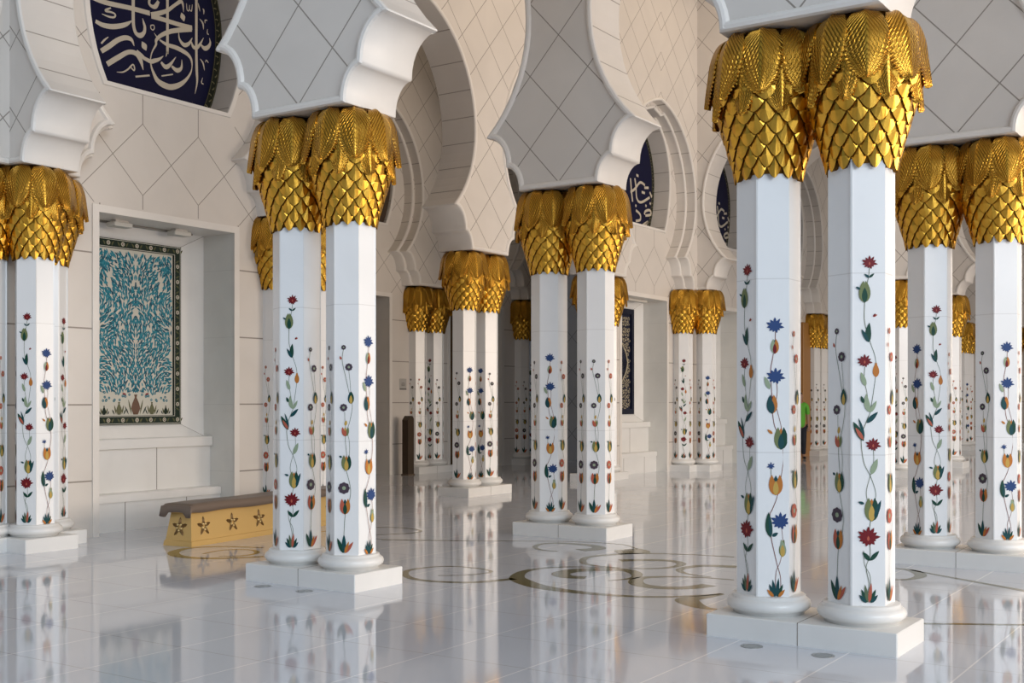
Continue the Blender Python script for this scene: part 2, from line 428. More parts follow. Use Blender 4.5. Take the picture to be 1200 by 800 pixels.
def arc_window(c, a=0.745, b=1.12, top=0.86, zc=4.05, zb=3.36, n=40):
    """pointed oval with a straight sill"""
    t0 = -math.asin((zc - zb)/b); p = []
    for k in range(n + 1):
        t = t0 + (PI - 2*t0)*k/n
        p.append((c + a*math.cos(t), zc + (b if math.sin(t) < 0 else top)*math.sin(t)))
    return p
def blind_wall(name, up, bays, niche=True, z=ZTOP, half=1.34):
    mb = MB(); inner = -1
    for c, kind in bays:
        w = arc_window(c)
        if kind == 'plain':
            out = [(c-half,0),(c+half,0),(c+half,z),(c-half,z)]
        else:
            out = [(c-half,0),(c-.66,0),(c-.66,2.38),(c+.66,2.38),(c+.66,0),(c+half,0),(c+half,z),(c-half,z)]
        allp = out + w
        ii = mb.add([(up, y, zz) for y, zz in allp])
        for t in tessellate_polygon([[Vector((y, zz, 0)) for y, zz in out], [Vector((y, zz, 0)) for y, zz in w]]):
            mb.face([ii[k] for k in t], 0)
        # window reveal and its raised arris
        f = mb.add([(up, y, zz) for y, zz in w]); bk = mb.add([(up-0.26, y, zz) for y, zz in w])
        for k in range(len(w)): 
            k2 = (k+1) % len(w); mb.face([f[k], f[k2], bk[k2], bk[k]], 2)
        cen = Vector((c, 4.0))
        def outw(d): return [tuple(cen + (Vector(q)-cen)*(1 + d/(Vector(q)-cen).length)) for q in w]
        rr = [mb.add([(up + h, y, zz) for y, zz in outw(d)]) for d, h in ((0, 0.0), (0.004, 0.012), (0.045, 0.012), (0.05, 0.0))]
        for a_, b_2 in zip(rr, rr[1:]):
            for k in range(len(w)):
                k2 = (k+1) % len(w); mb.face([a_[k], a_[k2], b_2[k2], b_2[k]], 1)
        if kind == 'plain': continue
        # raised border round the niche
        for (y0, y1, z0, z1) in ((c-.715, c-.66, 0, 2.435), (c+.66, c+.715, 0, 2.435), (c-.66, c+.66, 2.38, 2.435)):
            mb.box((up - 0.002, y0, z0), (up + 0.012, y1, z1), 1)
        D = up - 0.41
        mb.poly([(up, c+.66, 0), (D, c+.66, 0), (D, c+.66, 2.38), (up, c+.66, 2.38)], 3)
        mb.poly([(up, c-.66, 0), (D, c-.66, 0), (D, c-.66, 2.38), (up, c-.66, 2.38)], 3)
        mb.poly([(up, c-.66, 2.38), (up, c+.66, 2.38), (D, c+.66, 2.38), (D, c-.66, 2.38)], 1)
        if kind == 'niche':
            # splayed border round the tile panel
            o_ = [(c-.66, .70), (c+.66, .70), (c+.66, 2.38), (c-.66, 2.38)]; i_ = [(c-.445, .805), (c+.445, .805), (c+.445, 2.265), (c-.445, 2.265)]
            a_ = mb.add([(D + 0.05, y, zz) for y, zz in o_]); b_2 = mb.add([(D, y, zz) for y, zz in i_])
            for k in range(4): k2 = (k+1) % 4; mb.face([a_[k], a_[k2], b_2[k2], b_2[k]], 4)
            mb.face(b_2, 4)
            for k in range(4):                                       # mitre joints
                p0, p1 = Vector((D + 0.0505, *o_[k])), Vector((D + 0.0005, *i_[k]))
                q = Vector((0, 0.004, 0)); mb.poly([p0 - q, p0 + q, p1 + q, p1 - q], 5)
            # two-stepped seat below the panel
            mb.box((D, c-.66, 0), (up-.28, c+.66, .62), 4); mb.cbox((D, c-.66, .622), (up-.245, c+.66, .70), .008, 4)
            mb.box((up-.28, c-.66, 0), (up-.16, c+.66, .22), 4); mb.cbox((up-.285, c-.66, .222), (up-.14, c+.66, .285), .008, 4)
            for y in (-.5, .1): mb.box((up-.281, c+y, .285), (up-.2785, c+y+.005, .62), 5)
            for y in (-.3, .3): mb.box((up-.161, c+y, .0), (up-.1585, c+y+.005, .22), 5)
        else:
            mb.poly([(D, c-.66, 0), (D, c+.66, 0), (D, c+.66, 2.38), (D, c-.66, 2.38)], 3)
    mb.build
    return struct(name, mb, [M_BLIND, M_FRAME, M_SOF, M_NICHE, M_BASE, M_JOINT])
M_JOINT = simple('stone_joint', LINEC, 0.8)
blind_wall('wall_left', -3.25, [(-1.14, 'plain'), (1.54, 'niche')])
blind_wall('wall_left_far', -3.25, [(9.58, 'niche'), (12.26, 'niche'), (14.94, 'door'), (17.62, 'plain'), (20.3, 'plain'), (22.98, 'plain')])
blind_wall('wall_porch', -6.03, [(4.22, 'plain'), (6.9, 'door'), (9.58, 'door')])
mb = MB()
mb.box((-6.1, 2.95, 0), (-3.26, 3.1, ZTOP)); mb.box((-6.1, 12.2, 0), (-3.9, 12.35, ZTOP))
struct('wall_porch_ends', mb, M_ROW)
mb = MB(); mb.box((-3.5, -16, 0), (-3.25, -2.5, ZTOP)); struct('wall_left_near', mb, M_MID)
mb = MB(); mb.box((-3.3, 23.0, 0), (9.0, 23.2, ZTOP))
struct('wall_far_end', mb, wall_mat('marble_cladding_end', 0, -0.4, 2.775, low=True))

# ------------------------------------------------------------------ setting: porch doors and dark windows
M_BRONZE = simple('bronze_door', (0.16, 0.085, 0.03), 0.35, 0.6)
M_BROWN = simple('brown_frame', (0.055, 0.035, 0.022), 0.5)
M_DARKGLASS = simple('dark_glass', (0.02, 0.016, 0.012), 0.08)
for k, c in enumerate((6.9, 9.58)):
    mb = MB(); u0 = -6.03 - 0.30
    for (y0, y1, z0, z1) in ((c-.66, c-.56, 0, 2.38), (c+.56, c+.66, 0, 2.38), (c-.56, c+.56, 2.27, 2.38)):
        mb.cbox((u0 - .05, y0, z0), (u0 + .05, y1, z1), .01, 1)
    for s_ in (-1, 1):
        y0, y1 = sorted((c + s_*.005, c + s_*.56))
        mb.box((u0 - .025, y0, 0.01), (u0 + .02, y1, 2.27), 0)
        for z0, z1 in ((.1, .7), (.78, 1.5), (1.58, 2.18)):
            mb.cbox((u0 + .015, y0 + .07, z0), (u0 + .032, y1 - .07, z1), .012, 0)
        hy = c + s_*.06
        mb.lathe([(0.012, .92), (.016, .95), (.012, .98), (.012, 1.2), (.016, 1.23), (.012, 1.26)], 10, 0, True, u0 + .06, hy)
    o = struct('door_%d' % (k + 1), mb, [M_BRONZE, M_BROWN])
for k, (u0, c) in enumerate(((-5.87, 4.22), (-5.87, 6.9), (-5.87, 9.58), (-3.25, -1.14), (-3.25, 14.94))):
    mb = MB(); w = arc_window(c, .74, 1.11, .85, 4.05, 3.362)
    ii = mb.add([(u0 - .22, y, z) for y, z in w])
    for t in tessellate_polygon([[Vector((y, z, 0)) for y, z in w]]): mb.face([ii[q] for q in t], 0)
    cen = Vector((c, 4.0)); inn = [tuple(cen + (Vector(q)-cen)*0.9) for q in w]
    a = mb.add([(u0 - .19, y, z) for y, z in w]); b = mb.add([(u0 - .19, y, z) for y, z in inn]); d = mb.add([(u0 - .22, y, z) for y, z in inn])
    for q in range(len(w)):
        q2 = (q+1) % len(w); mb.face([a[q], a[q2], b[q2], b[q]], 1); mb.face([b[q], b[q2], d[q2], d[q]], 1)
    mb.box((u0 - .215, c - .02, 3.4), (u0 - .19, c + .02, 4.85), 1); mb.box((u0 - .215, c - .7, 4.03), (u0 - .19, c + .7, 4.07), 1)
    struct('window_%d' % (k + 1), mb, [M_DARKGLASS, M_BROWN])

# ------------------------------------------------------------------ flower inlay of the shafts
HR = 0.135
class Inlay:
    def __init__(s): s.p = []; s.layer = 0
    def poly(s, col, pts):
        s.p.append((col, pts, s.layer)); s.layer += 1
    def leaf(s, x, z, L, ang, w, col, bend=0.0, n=7):
        a = math.radians(ang); top = []; bot = []
        for k in range(n + 1):
            t = k/n; ww = w*math.sin(PI*t**0.8)**0.8 if 0 < t < 1 else 0
            aa = a + bend*t
            cx, cz = x + L*t*math.cos(aa), z + L*t*math.sin(aa)
            top.append((cx - ww*math.sin(aa), cz + ww*math.cos(aa))); bot.append((cx + ww*math.sin(aa), cz - ww*math.cos(aa)))
        s.poly(col, top + bot[::-1][1:-1])
    def stem(s, pts, col, w=2.4):
        L, R_ = ribbon2d([(x, z, w*.00096) for x, z in pts], None, 5)
        for k in range(len(L)-1): s.poly(col, [L[k], R_[k], R_[k+1], L[k+1]])
        s.layer += 1
    def lotus(s, x, z, r, col, n=11, eye='pale'):
        for k in range(n):
            a = 2*PI*k/n + PI/2; s.leaf(x + .15*r*math.cos(a), z + .1*r*math.sin(a), r*(1.0 if k % 2 == 0 else .85)*(1 if math.sin(a) > -.3 else .75), math.degrees(a), r*.19, col, n=4)
        s.poly(col, [(x + r*.5*math.cos(2*PI*k/10), z + r*.42*math.sin(2*PI*k/10)) for k in range(10)])
        s.leaf(x, z - .3*r, r*.5, 90, r*.12, 'coral' if col == 'red' else eye, n=4)
    def daisy(s, x, z, r, col):
        for k in range(8):
            a = 2*PI*k/8; s.poly(col, [(x + r*.6*math.cos(a) + r*.4*math.cos(2*PI*j/8), z + r*.6*math.sin(a) + r*.4*math.sin(2*PI*j/8)) for j in range(8)])
        s.poly('pale', [(x + r*.33*math.cos(2*PI*k/8), z + r*.33*math.sin(2*PI*k/8)) for k in range(8)])
    def cup(s, x, z, h, cols, spread=24, tilt=0):
        """bud of upright sepals; z is its foot"""
        s.leaf(x, z, h*.95, 90 + tilt, h*.17, cols[1]); 
        s.leaf(x, z, h, 90 + spread + tilt, h*.17, cols[0], -.3); s.leaf(x, z, h, 90 - spread + tilt, h*.17, cols[2], .3)
        s.leaf(x, z, h*.7, 90 + tilt*.5, h*.13, cols[3] if len(cols) > 3 else cols[0])
    def tuft(s, x, z, cols):
        for (dx, ang, L), c in zip(((-22, 112, 62), (22, 68, 62), (-9, 99, 78), (8, 84, 84), (-34, 130, 44), (32, 50, 44)), cols):
            s.leaf(x + dx*.3*.00096, z, L*.00096, ang, 7.5*.00096, c, n=5)
U_ = 0.00096
def design_red(dim=False):
    f = Inlay(); X = lambda p: (p - 197)*U_; Z = lambda y: 1.646 - y*.00094
    P = lambda *q: [(X(a), Z(b)) for a, b in q]
    g1 = 'vine'
    f.stem(P((202,120),(198,160),(186,230),(181,300),(183,360),(205,440),(226,510),(226,590),(205,740)), g1)
    f.stem(P((183,545),(181,600),(192,660),(202,735)), g1, 2)
    f.stem(P((205,740),(185,790),(168,850),(178,950),(205,1010),(225,1070),(226,1110),(212,1180)), g1)
    f.stem(P((217,890),(219,950),(205,1010),(190,1070),(192,1110),(210,1180)), g1, 2)
    f.stem(P((210,1180),(200,1260),(205,1345),(188,1400),(200,1470),(192,1530)), g1)
    f.stem(P((178,1330),(182,1390),(205,1440),(203,1530)), g1, 2)
    f.lotus(X(202), Z(103), 30*U_, 'red')
    f.leaf(X(200), Z(165), 26*U_, 140, 5*U_, 'teal'); f.leaf(X(200), Z(165), 28*U_, 40, 5*U_, 'green')
    f.cup(X(182), Z(272), 92*U_, ['olive', 'pale', 'olive', 'green'], 20)
    f.leaf(X(165), Z(215), 22*U_, 150, 5*U_, 'teal')
    f.leaf(X(215), Z(330), 20*U_, 20, 5*U_, 'coral'); f.leaf(X(218), Z(332), 16*U_, 60, 4*U_, 'red')
    f.leaf(X(200), Z(440), 82*U_, 100, 12*U_, 'green', -.2); f.leaf(X(198), Z(440), 62*U_, 118, 8*U_, 'teal')
    f.lotus(X(182), Z(523), 29*U_, 'red')
    f.cup(X(228), Z(590), 62*U_, ['orange', 'yellow', 'orange'], 14)
    f.leaf(X(186), Z(628), 62*U_, 108, 10*U_, 'pale'); f.leaf(X(204), Z(740), 80*U_, 118, 12*U_, 'pale', -.3); f.leaf(X(178), Z(700), 32*U_, 110, 7*U_, 'green')
    f.leaf(X(190), Z(785), 66*U_, 45, 10*U_, 'teal'); f.leaf(X(205), Z(740), 56*U_, 62, 8*U_, 'pale')
    f.leaf(X(178), Z(862), 92*U_, 118, 13*U_, 'green'); f.leaf(X(176), Z(856), 60*U_, 122, 8*U_, 'coral'); f.leaf(X(180), Z(850), 88*U_, 100, 6*U_, 'teal', .1)
    f.lotus(X(217), Z(880), 30*U_, 'red')
    f.leaf(X(208), Z(1005), 72*U_, 68, 12*U_, 'pale')
    f.cup(X(211), Z(1205), 100*U_, ['olive', 'orange', 'green', 'yellow'], 24); f.leaf(X(180), Z(1130), 26*U_, 160, 6*U_, 'teal'); f.leaf(X(222), Z(1190), 80*U_, 70, 9*U_, 'teal')
    f.lotus(X(197), Z(1275), 44*U_, 'red', 13)
    f.leaf(X(204), Z(1372), 48*U_, 130, 9*U_, 'green'); f.leaf(X(204), Z(1372), 56*U_, 48, 9*U_, 'green')
    f.tuft(X(198), Z(1552), ['green', 'green', 'vine', 'coral', 'teal', 'teal'])
    return f
def design_blue():
    f = Inlay(); X = lambda p: (p - 192)*U_; Z = lambda y: 1.677 - y*.000986
    P = lambda *q: [(X(a), Z(b)) for a, b in q]
    f.stem(P((203,385),(200,440),(190,510),(182,560),(186,650),(190,740),(200,800),(225,850),(236,920),(232,980),(212,1090),(190,1150),(178,1180),(182,1260),(208,1380),(224,1440),(224,1510)), 'stem', 3)
    f.stem(P((206,600),(210,650),(203,700),(196,720)), 'stem'); f.stem(P((208,725),(225,790),(236,850)), 'stem')
    f.stem(P((226,1210),(234,1290),(224,1370),(205,1420),(202,1510)), 'stem'); f.stem(P((183,975),(186,1030),(196,1085)), 'vine', 2)
    f.lotus(X(200), Z(372), 36*U_, 'blue', 11, 'blue')
    f.cup(X(199), Z(490), 66*U_, ['pale', 'teal', 'orange', 'red'], 22)
    f.lotus(X(203), Z(588), 38*U_, 'blue', 11, 'blue')
    f.leaf(X(178), Z(640), 60*U_, 112, 10*U_, 'pale')
    f.cup(X(188), Z(745), 84*U_, ['teal', 'red', 'orange', 'teal'], 22)
    f.cup(X(226), Z(898), 100*U_, ['olive', 'orange', 'green', 'teal'], 24); f.leaf(X(190), Z(830), 30*U_, 140, 6*U_, 'orange')
    f.lotus(X(183), Z(968), 17*U_, 'blue', 7, 'blue')
    f.cup(X(204), Z(1092), 92*U_, ['orange', 'teal', 'orange', 'yellow'], 28)
    f.leaf(X(182), Z(1272), 112*U_, 103, 15*U_, 'green', -.15); f.leaf(X(184), Z(1268), 90*U_, 96, 6*U_, 'teal'); f.leaf(X(188), Z(1266), 30*U_, 30, 8*U_, 'teal')
    f.lotus(X(224), Z(1205), 40*U_, 'blue', 11, 'blue')
    f.cup(X(233), Z(1355), 78*U_, ['olive', 'yellow', 'pale', 'yellow'], 12)
    f.tuft(X(205), Z(1525), ['teal', 'green', 'teal', 'teal', 'orange', 'orange'])
    return f
def design_daisy(c='purple'):
    f = Inlay(); X = lambda p: (p - 245)*.00187; Z = lambda y: 1.63 - y*.00187
    P = lambda *q: [(X(a), Z(b)) for a, b in q]
    f.stem(P((237,190),(233,225),(245,280),(256,330),(262,355),(254,400),(242,440),(246,500),(240,540)), 'vine', 2.4)
    f.stem(P((252,255),(256,290),(258,330)), 'vine', 2); f.stem(P((240,370),(242,410),(254,460),(250,530)), 'vine', 2)
    f.stem(P((245,538),(257,590),(252,630),(242,660),(238,720),(238,770)), 'vine', 2.6)
    f.daisy(X(237), Z(187), 7*.00187, c); f.leaf(X(230), Z(222), 11*.00187, 110, 3*.00187, 'coral')
    f.daisy(X(252), Z(243), 11*.00187, c)
    f.cup(X(258), Z(348), 36*.00187, ['teal', 'orange', 'green', 'yellow'], 18)
    f.daisy(X(237), Z(358), 11*.00187, c)
    f.leaf(X(242), Z(410), 16*.00187, 80, 4*.00187, 'yellow')
    f.cup(X(242), Z(440), 28*.00187, ['coral', 'yellow', 'olive'], 34)
    f.cup(X(245), Z(538), 46*.00187, ['olive', 'orange', 'green', 'yellow'], 26); f.leaf(X(232), Z(500), 9*.00187, 150, 3*.00187, 'teal')
    f.daisy(X(238), Z(587), 17*.00187, c)
    f.cup(X(241), Z(662), 46*.00187, ['coral', 'teal', 'orange', 'green'], 28)
    f.leaf(X(236), Z(772), 46*.00187, 112, 6*.00187, 'green'); f.leaf(X(238), Z(772), 54*.00187, 90, 6*.00187, 'teal'); f.leaf(X(242), Z(772), 40*.00187, 55, 5*.00187, 'coral')
    f.leaf(X(240), Z(772), 36*.00187, 70, 4*.00187, 'orange')
    return f
def design_coral():
    f = design_daisy('coral'); return f
DESIGNS = {'red': design_red(), 'blue': design_blue(), 'daisy': design_daisy(), 'coral': design_coral()}
SHAFTS = {}
ZP = 0.094; ZR = 0.174; ZC = 1.96
def shaft_mesh(rot, faces):
    key = (rot, faces)
    if key in SHAFTS: return SHAFTS[key]
    mb = MB(); e = 0.008
    off = 30 + (30 if rot else 0)
    def ring(z, r):
        pts = []
        for k in range(6):
            a = math.radians(off + 60*k)
            for s_ in (-1, 1):
                pts.append((r*math.cos(a) - s_*-e*math.sin(a)*0.5 - e*.3*math.cos(a), r*math.sin(a) + s_*e*math.cos(a)*.5*1 - e*.3*math.sin(a), z))
        return mb.add(pts)
    a = ring(ZR - 0.012, HR); b = ring(ZC + 0.05, HR)
    for k in range(12): mb.face([a[k], a[(k+1) % 12], b[(k+1) % 12], b[k]], 0)
    mb.face(b, 0); mb.face(a[::-1], 0)
    app = HR*math.cos(PI/6)
    for k, d in enumerate(faces):
        if not d: continue
        ang = math.radians(-120 + 60*k + (30 if rot else 0))
        nx, ny = math.cos(ang), math.sin(ang); tx, ty = -ny, nx
        f = DESIGNS[d]; ml = max(l for _, _, l in f.p)
        for col, pts, lay in f.p:
            o = app + 0.0006 + 0.0012*lay/ml
            q = []
            for x, z in pts:
                x = max(-.062, min(.062, x)); q.append((nx*o + tx*x, ny*o + ty*x, z))
            mb.poly(q, 1 + PKEYS.index(col))
    o = mb.build('shaft', [M_SHAFT] + [PAL[k] for k in PKEYS]); me = o.data; bpy.data.objects.remove(o)
    SHAFTS[key] = me; return me

# ------------------------------------------------------------------ gilded palm capital
def body_r(z):
    """radius of the scaled bulb below the fronds"""
    t = (z - 1.94)/(2.30 - 1.94); t = max(0, min(1, t))
    return 0.130 + 0.109*t**1.05
def capital_mb(with_fronds):
    mb = MB()
    prof = [(0.125, 1.95)] + [(body_r(1.95 + .035*k) - .002, 1.95 + .035*k) for k in range(1, 11)] + [(0.225, 2.36), (0.205, 2.45), (0.16, 2.52), (0.15, 2.552)]
    mb.lathe(prof, 28, 1, True)
    n = 14; rows = 8
    for r in range(rows):
        zb = 1.928 + r*0.044; zt = zb + 0.092
        for k in range(n):
            a0 = 2*PI*(k + 0.5*(r % 2))/n; h = PI/n*0.98
            rb = body_r(zb + .01) + 0.022; 
            def pt(da, z, dr): 
                rr = body_r(z) + dr; return (rr*math.cos(a0 + da), rr*math.sin(a0 + da), z)
            zm = zb + 0.045
            T = pt(0, zt, -.006); Lm = pt(-h, zm + .008, -.002); Rm = pt(h, zm + .008, -.002)
            low = [pt(h*sx, zb + dz, dr) for sx, dz, dr in ((-.80, .034, .006), (-.56, .018, .010), (-.28, .006, .0125), (0, 0, .0135), (.28, .006, .0125), (.56, .018, .010), (.80, .034, .006))]
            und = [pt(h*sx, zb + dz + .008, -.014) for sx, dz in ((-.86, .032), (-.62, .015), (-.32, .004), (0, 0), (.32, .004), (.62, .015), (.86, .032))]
            mid = [pt(h*sx, zb + .052, dr) for sx, dr in ((-.45, .0085), (0, .0135), (.45, .0085))]
            it = mb.add([T, Lm, Rm]); il = mb.add(low); iu = mb.add(und); im = mb.add(mid)
            seed_col = 0
            for q in ((it[0], im[0], it[1]), (it[1], im[0], il[0]), (il[0], im[0], il[1]), (il[1], im[0], il[2]), (il[2], im[0], im[1]), (il[2], im[1], il[3]), (il[3], im[1], il[4]),
                      (il[4], im[1], im[2]), (il[4], im[2], il[5]), (il[5], im[2], il[6]), (il[6], im[2], it[2]), (it[2], im[2], it[0]), (it[0], im[1], im[0]), (it[0], im[2], im[1])): mb.face(q, 0, False)
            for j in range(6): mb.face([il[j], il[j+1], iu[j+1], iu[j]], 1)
    if with_fronds:
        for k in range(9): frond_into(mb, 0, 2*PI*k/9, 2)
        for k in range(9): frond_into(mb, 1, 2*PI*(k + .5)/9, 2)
    return mb
def frond_into(mb, kind, ang, mi, seed=0):
    """one feather: a midrib bending out of the top of the bulb and hanging down"""
    if kind == 0: path = [(0.135, 2.525), (0.175, 2.545), (0.215, 2.52), (0.243, 2.455), (0.256, 2.37), (0.264, 2.31), (0.269, 2.262)]; wmax = 0.086
    else: path = [(0.165, 2.50), (0.205, 2.475), (0.230, 2.40), (0.241, 2.32), (0.246, 2.25), (0.250, 2.185)]; wmax = 0.062
    c = spline(path, 8); nt = len(c); ns = 8
    rows = []; uvs = []
    for i, (r, z) in enumerate(c):
        t = i/(nt-1)
        w = wmax*min(1, (0.40 + 1.5*t))*(1 - max(0, (t - .45)/.55)**2.3*.90)
        if t > .4: w *= (1 + (0.15 if i % 2 else -0.15)*min(1, (t-.4)*2.4))
        a = c[max(i-1, 0)]; b = c[min(i+1, nt-1)]
        dr, dz = b[0]-a[0], b[1]-a[1]; l = math.hypot(dr, dz); nr, nz = -dz/l, dr/l        # outward normal in the (r, z) plane
        if nr < 0 and nz < 0: nr, nz = -nr, -nz
        row = []
        for j in range(ns + 1):
            s_ = -1 + 2*j/ns
            x = w*s_; drop = -(x*x)/(2*max(r, .16))*0.9 - 0.014*abs(s_)**1.2*min(1, t*3) + 0.006*(1-abs(s_)*4 if abs(s_) < .25 else 0) + 0.004*s_*min(1, t*2.5)
            tdrop = -0.030*abs(s_)*w/wmax                              # barbs sweep towards the tip
            rr = r + nr*drop + dr/l*(-tdrop)*0.6; zz = z + nz*drop + dz/l*(-tdrop)*0.6
            row.append((rr*math.cos(ang) - x*math.sin(ang), rr*math.sin(ang) + x*math.cos(ang), zz))
        rows.append(mb.add(row)); uvs.append([(j/ns, t) for j in range(ns + 1)])
    back = [mb.add([(p[0]*0.985, p[1]*0.985, p[2] - .004) for p in (mb.v[k] for k in r_)]) for r_ in rows]
    for i in range(nt-1):
        for j in range(ns):
            mb.face([rows[i][j], rows[i+1][j], rows[i+1][j+1], rows[i][j+1]], mi, True, [uvs[i][j], uvs[i+1][j], uvs[i+1][j+1], uvs[i][j+1]])
            mb.face([back[i][j], back[i][j+1], back[i+1][j+1], back[i+1][j]], mi, True, [(.5, 0)]*4)
    for i in range(nt-1):
        for j in (0, ns): mb.face([rows[i][j], rows[i+1][j], back[i+1][j], back[i][j]], mi, False, [(.5, 0)]*4)
    mb.face([*rows[-1], *back[-1][::-1]], mi, False, [(.5, 0)]*(2*ns+2))
def mesh_of(mb, name, mats):
    o = mb.build(name, mats); me = o.data; bpy.data.objects.remove(o); return me
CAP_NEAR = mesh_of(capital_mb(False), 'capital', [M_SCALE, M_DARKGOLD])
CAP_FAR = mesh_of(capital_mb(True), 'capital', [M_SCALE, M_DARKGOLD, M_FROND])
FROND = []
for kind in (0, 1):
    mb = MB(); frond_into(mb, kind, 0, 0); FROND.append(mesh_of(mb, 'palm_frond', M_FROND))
RING = MB()
RING.lathe([(0.150, ZP), (0.152, ZP + .012), (0.160, ZP + .014), (0.174, ZP + .026), (0.178, ZP + .040), (0.174, ZP + .054), (0.162, ZP + .064), (0.156, ZP + .066), (0.155, ZP + .076), (0.150, ZP + .080), (0.12, ZP + .081)], 40, 0, True)
RING_ME = mesh_of(RING, 'base_ring', M_BASE)
def column(u, v, rot, faces, near, label, group):
    t = thing('marble_column', label, 'column', (u, v, ZP), 0, group); t['kind'] = 'thing'
    off = (0, 0, -ZP)
    place('base_ring', RING_ME, t, off)
    fc = tuple(faces) + tuple(faces)
    place('shaft', shaft_mesh(rot, fc), t, off)
    cp = place('capital', CAP_NEAR if near else CAP_FAR, t, off, 0.35*u)
    cp['label'] = 'gilded palm capital with scaled bulb'
    if near:
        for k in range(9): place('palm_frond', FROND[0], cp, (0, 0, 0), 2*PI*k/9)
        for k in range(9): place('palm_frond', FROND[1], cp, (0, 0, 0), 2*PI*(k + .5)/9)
    return t
def plinth(u0, u1, v0, v1, label, seam=None, cross=None):
    mb = MB(); cu, cv = (u0+u1)/2, (v0+v1)/2
    hu, hv = (u1-u0)/2, (v1-v0)/2
    mb.cbox((-hu, -hv, 0), (hu, hv, ZP), .004)
    if seam == 'u': mb.box((-.0015, -hv - .0006, 0.001), (.0015, hv + .0006, ZP + .0006), 1)
    if seam == 'v': mb.box((-hu - .0006, -.0015, 0.001), (hu + .0006, .0015, ZP + .0006), 1)
    if cross:
        a, b, c, d = cross; mb.cbox((a-cu, c-cv, 0), (b-cu, d-cv, ZP - .001), .004)
    o = mb.build('plinth', [M_BASE, M_JOINT], None, (cu, cv, 0))
    return tag(o, label, 'plinth')

# ------------------------------------------------------------------ columns and plinths
G1 = 'flower inlaid marble columns of the arcades'
PW, PD = 0.401, 0.1975
def pair_u(f, vc, labels, faces, near, plabel, seam='u'):
    """pair standing side by side along x; f = x of the plinth's right end"""
    plinth(f - 0.802, f, vc - PD, vc + PD, plabel, seam)
    for du, lb, fc in zip((-0.6, -0.2), labels, faces): column(f + du, vc, 0, fc, near, lb, G1)
def pair_v(uc, vc, labels, faces, near, plabel):
    plinth(uc - PD, uc + PD, vc - 0.401, vc + 0.401, plabel, 'v')
    for dv, lb, fc in zip((-0.2, 0.2), labels, faces): column(uc, vc + dv, 1, fc, near, lb, G1)

pair_u(2.775, .2, ('nearest pair, left white marble column with blue lotus flowers on its front face',
                   'nearest pair, right white marble column with dark red flowers on its front'),
       (('red', 'blue', 'coral'), ('daisy', 'red', 'coral')), True, 'white marble double plinth under the nearest pair of columns, right foreground')
pair_u(0.0, .2, ('white marble column with red flowers beside the golden bench, left of its pair',
                 'white marble column with grey daisies, right of the pair beside the golden bench'),
       (('coral', 'red', 'daisy'), ('daisy', 'daisy', 'blue')), True, 'white marble double plinth right of the golden bench')
pair_u(0.0, 2.88, ('centre pair, left white marble column with blue flowers on its front face',
                   'centre pair, right white marble column with grey daisies on its front face'),
       (('daisy', 'blue', 'coral'), ('daisy', 'daisy', 'coral')), True, 'white marble double plinth at the centre, in front of the olive scrolls of the floor')
pair_u(2.775, 2.88, ('right edge pair, left white marble column with red flowers on its front face',
                     'rightmost white marble column, blue flowers, cut by the right edge'),
       (('blue', 'red', 'coral'), ('daisy', 'blue', 'coral')), True, 'long white marble plinth at the right edge behind the nearest pair')
pair_v(-3.2, 5.58, ('middle distance pair left of centre, nearer column with mixed flowers',
                    'middle distance pair left of centre, farther column with grey daisies'),
       (('daisy', 'blue', 'coral'), ('blue', 'daisy', 'coral')), True, 'white marble plinth standing alone in the middle distance left of centre')
pair_v(-3.2, 8.26, ('far column mostly hidden behind the centre pair, golden capital showing between its shafts',
                    'far column half hidden right of the centre pair, beside the dark blue tile panel'),
       (('daisy', 'coral', 'blue'), ('red', 'daisy', 'coral')), False, 'far white marble plinth showing right behind the centre plinth')
pair_v(-5.98, 8.3, ('far wall column nearest to the small grey plaque', 'far wall column second from the small grey plaque'),
       (('daisy', 'coral', 'blue'), ('red', 'daisy', 'coral')), False, 'far white marble plinth at the porch wall beside the dark bollard')
pair_v(-5.98, 10.92, ('slender far porch column just left of the centre pair, nearer of two', 'slender far porch column hidden behind the centre pair'),
       (('coral', 'daisy', 'blue'), ('red', 'daisy', 'coral')), False, 'far porch plinth left of the centre pair at the back wall')
pair_v(-3.2, 16.28, ('far column between the two nearest shafts, in front of the brown door', 'far column right behind the one between the two nearest shafts'),
       (('daisy', 'daisy', 'coral'), ('red', 'daisy', 'coral')), False, 'far plinth seen between the two nearest columns')
pair_v(-3.2, 13.6, ('far wall column hidden behind the left one of the nearest pair', 'farther wall column hidden behind the left one of the nearest pair'),
       (('daisy', 'red', 'coral'), ('red', 'daisy', 'coral')), False, 'far wall plinth hidden behind the nearest pair')
pair_u(0.0, 10.92, ('far column directly behind the right one of the nearest pair', 'far column showing just right of the nearest pair'),
       (('daisy', 'blue', 'coral'), ('red', 'daisy', 'coral')), False, 'far plinth just right of the nearest pair')
pair_u(0.0, 13.6, ('far column behind the left one of the right edge pair', 'far column standing between the two right edge shafts'),
       (('daisy', 'blue', 'coral'), ('red', 'coral', 'coral')), False, 'far plinth seen between the two right edge columns')
pair_v(-1.5, 20.2, ('farthest column beyond the right edge pair, dark golden capital half hidden', 'farthest column hidden beyond the right edge pair'),
       (('daisy', 'blue', 'coral'), ('red', 'coral', 'coral')), False, 'farthest plinth beyond the right edge pair')
pair_u(-.35, 22.3, ('farthest column at the end wall, left one', 'farthest column at the end wall by the right picture edge'),
       (('daisy', 'daisy', 'coral'), ('daisy', 'coral', 'coral')), False, 'farthest plinth at the end wall')
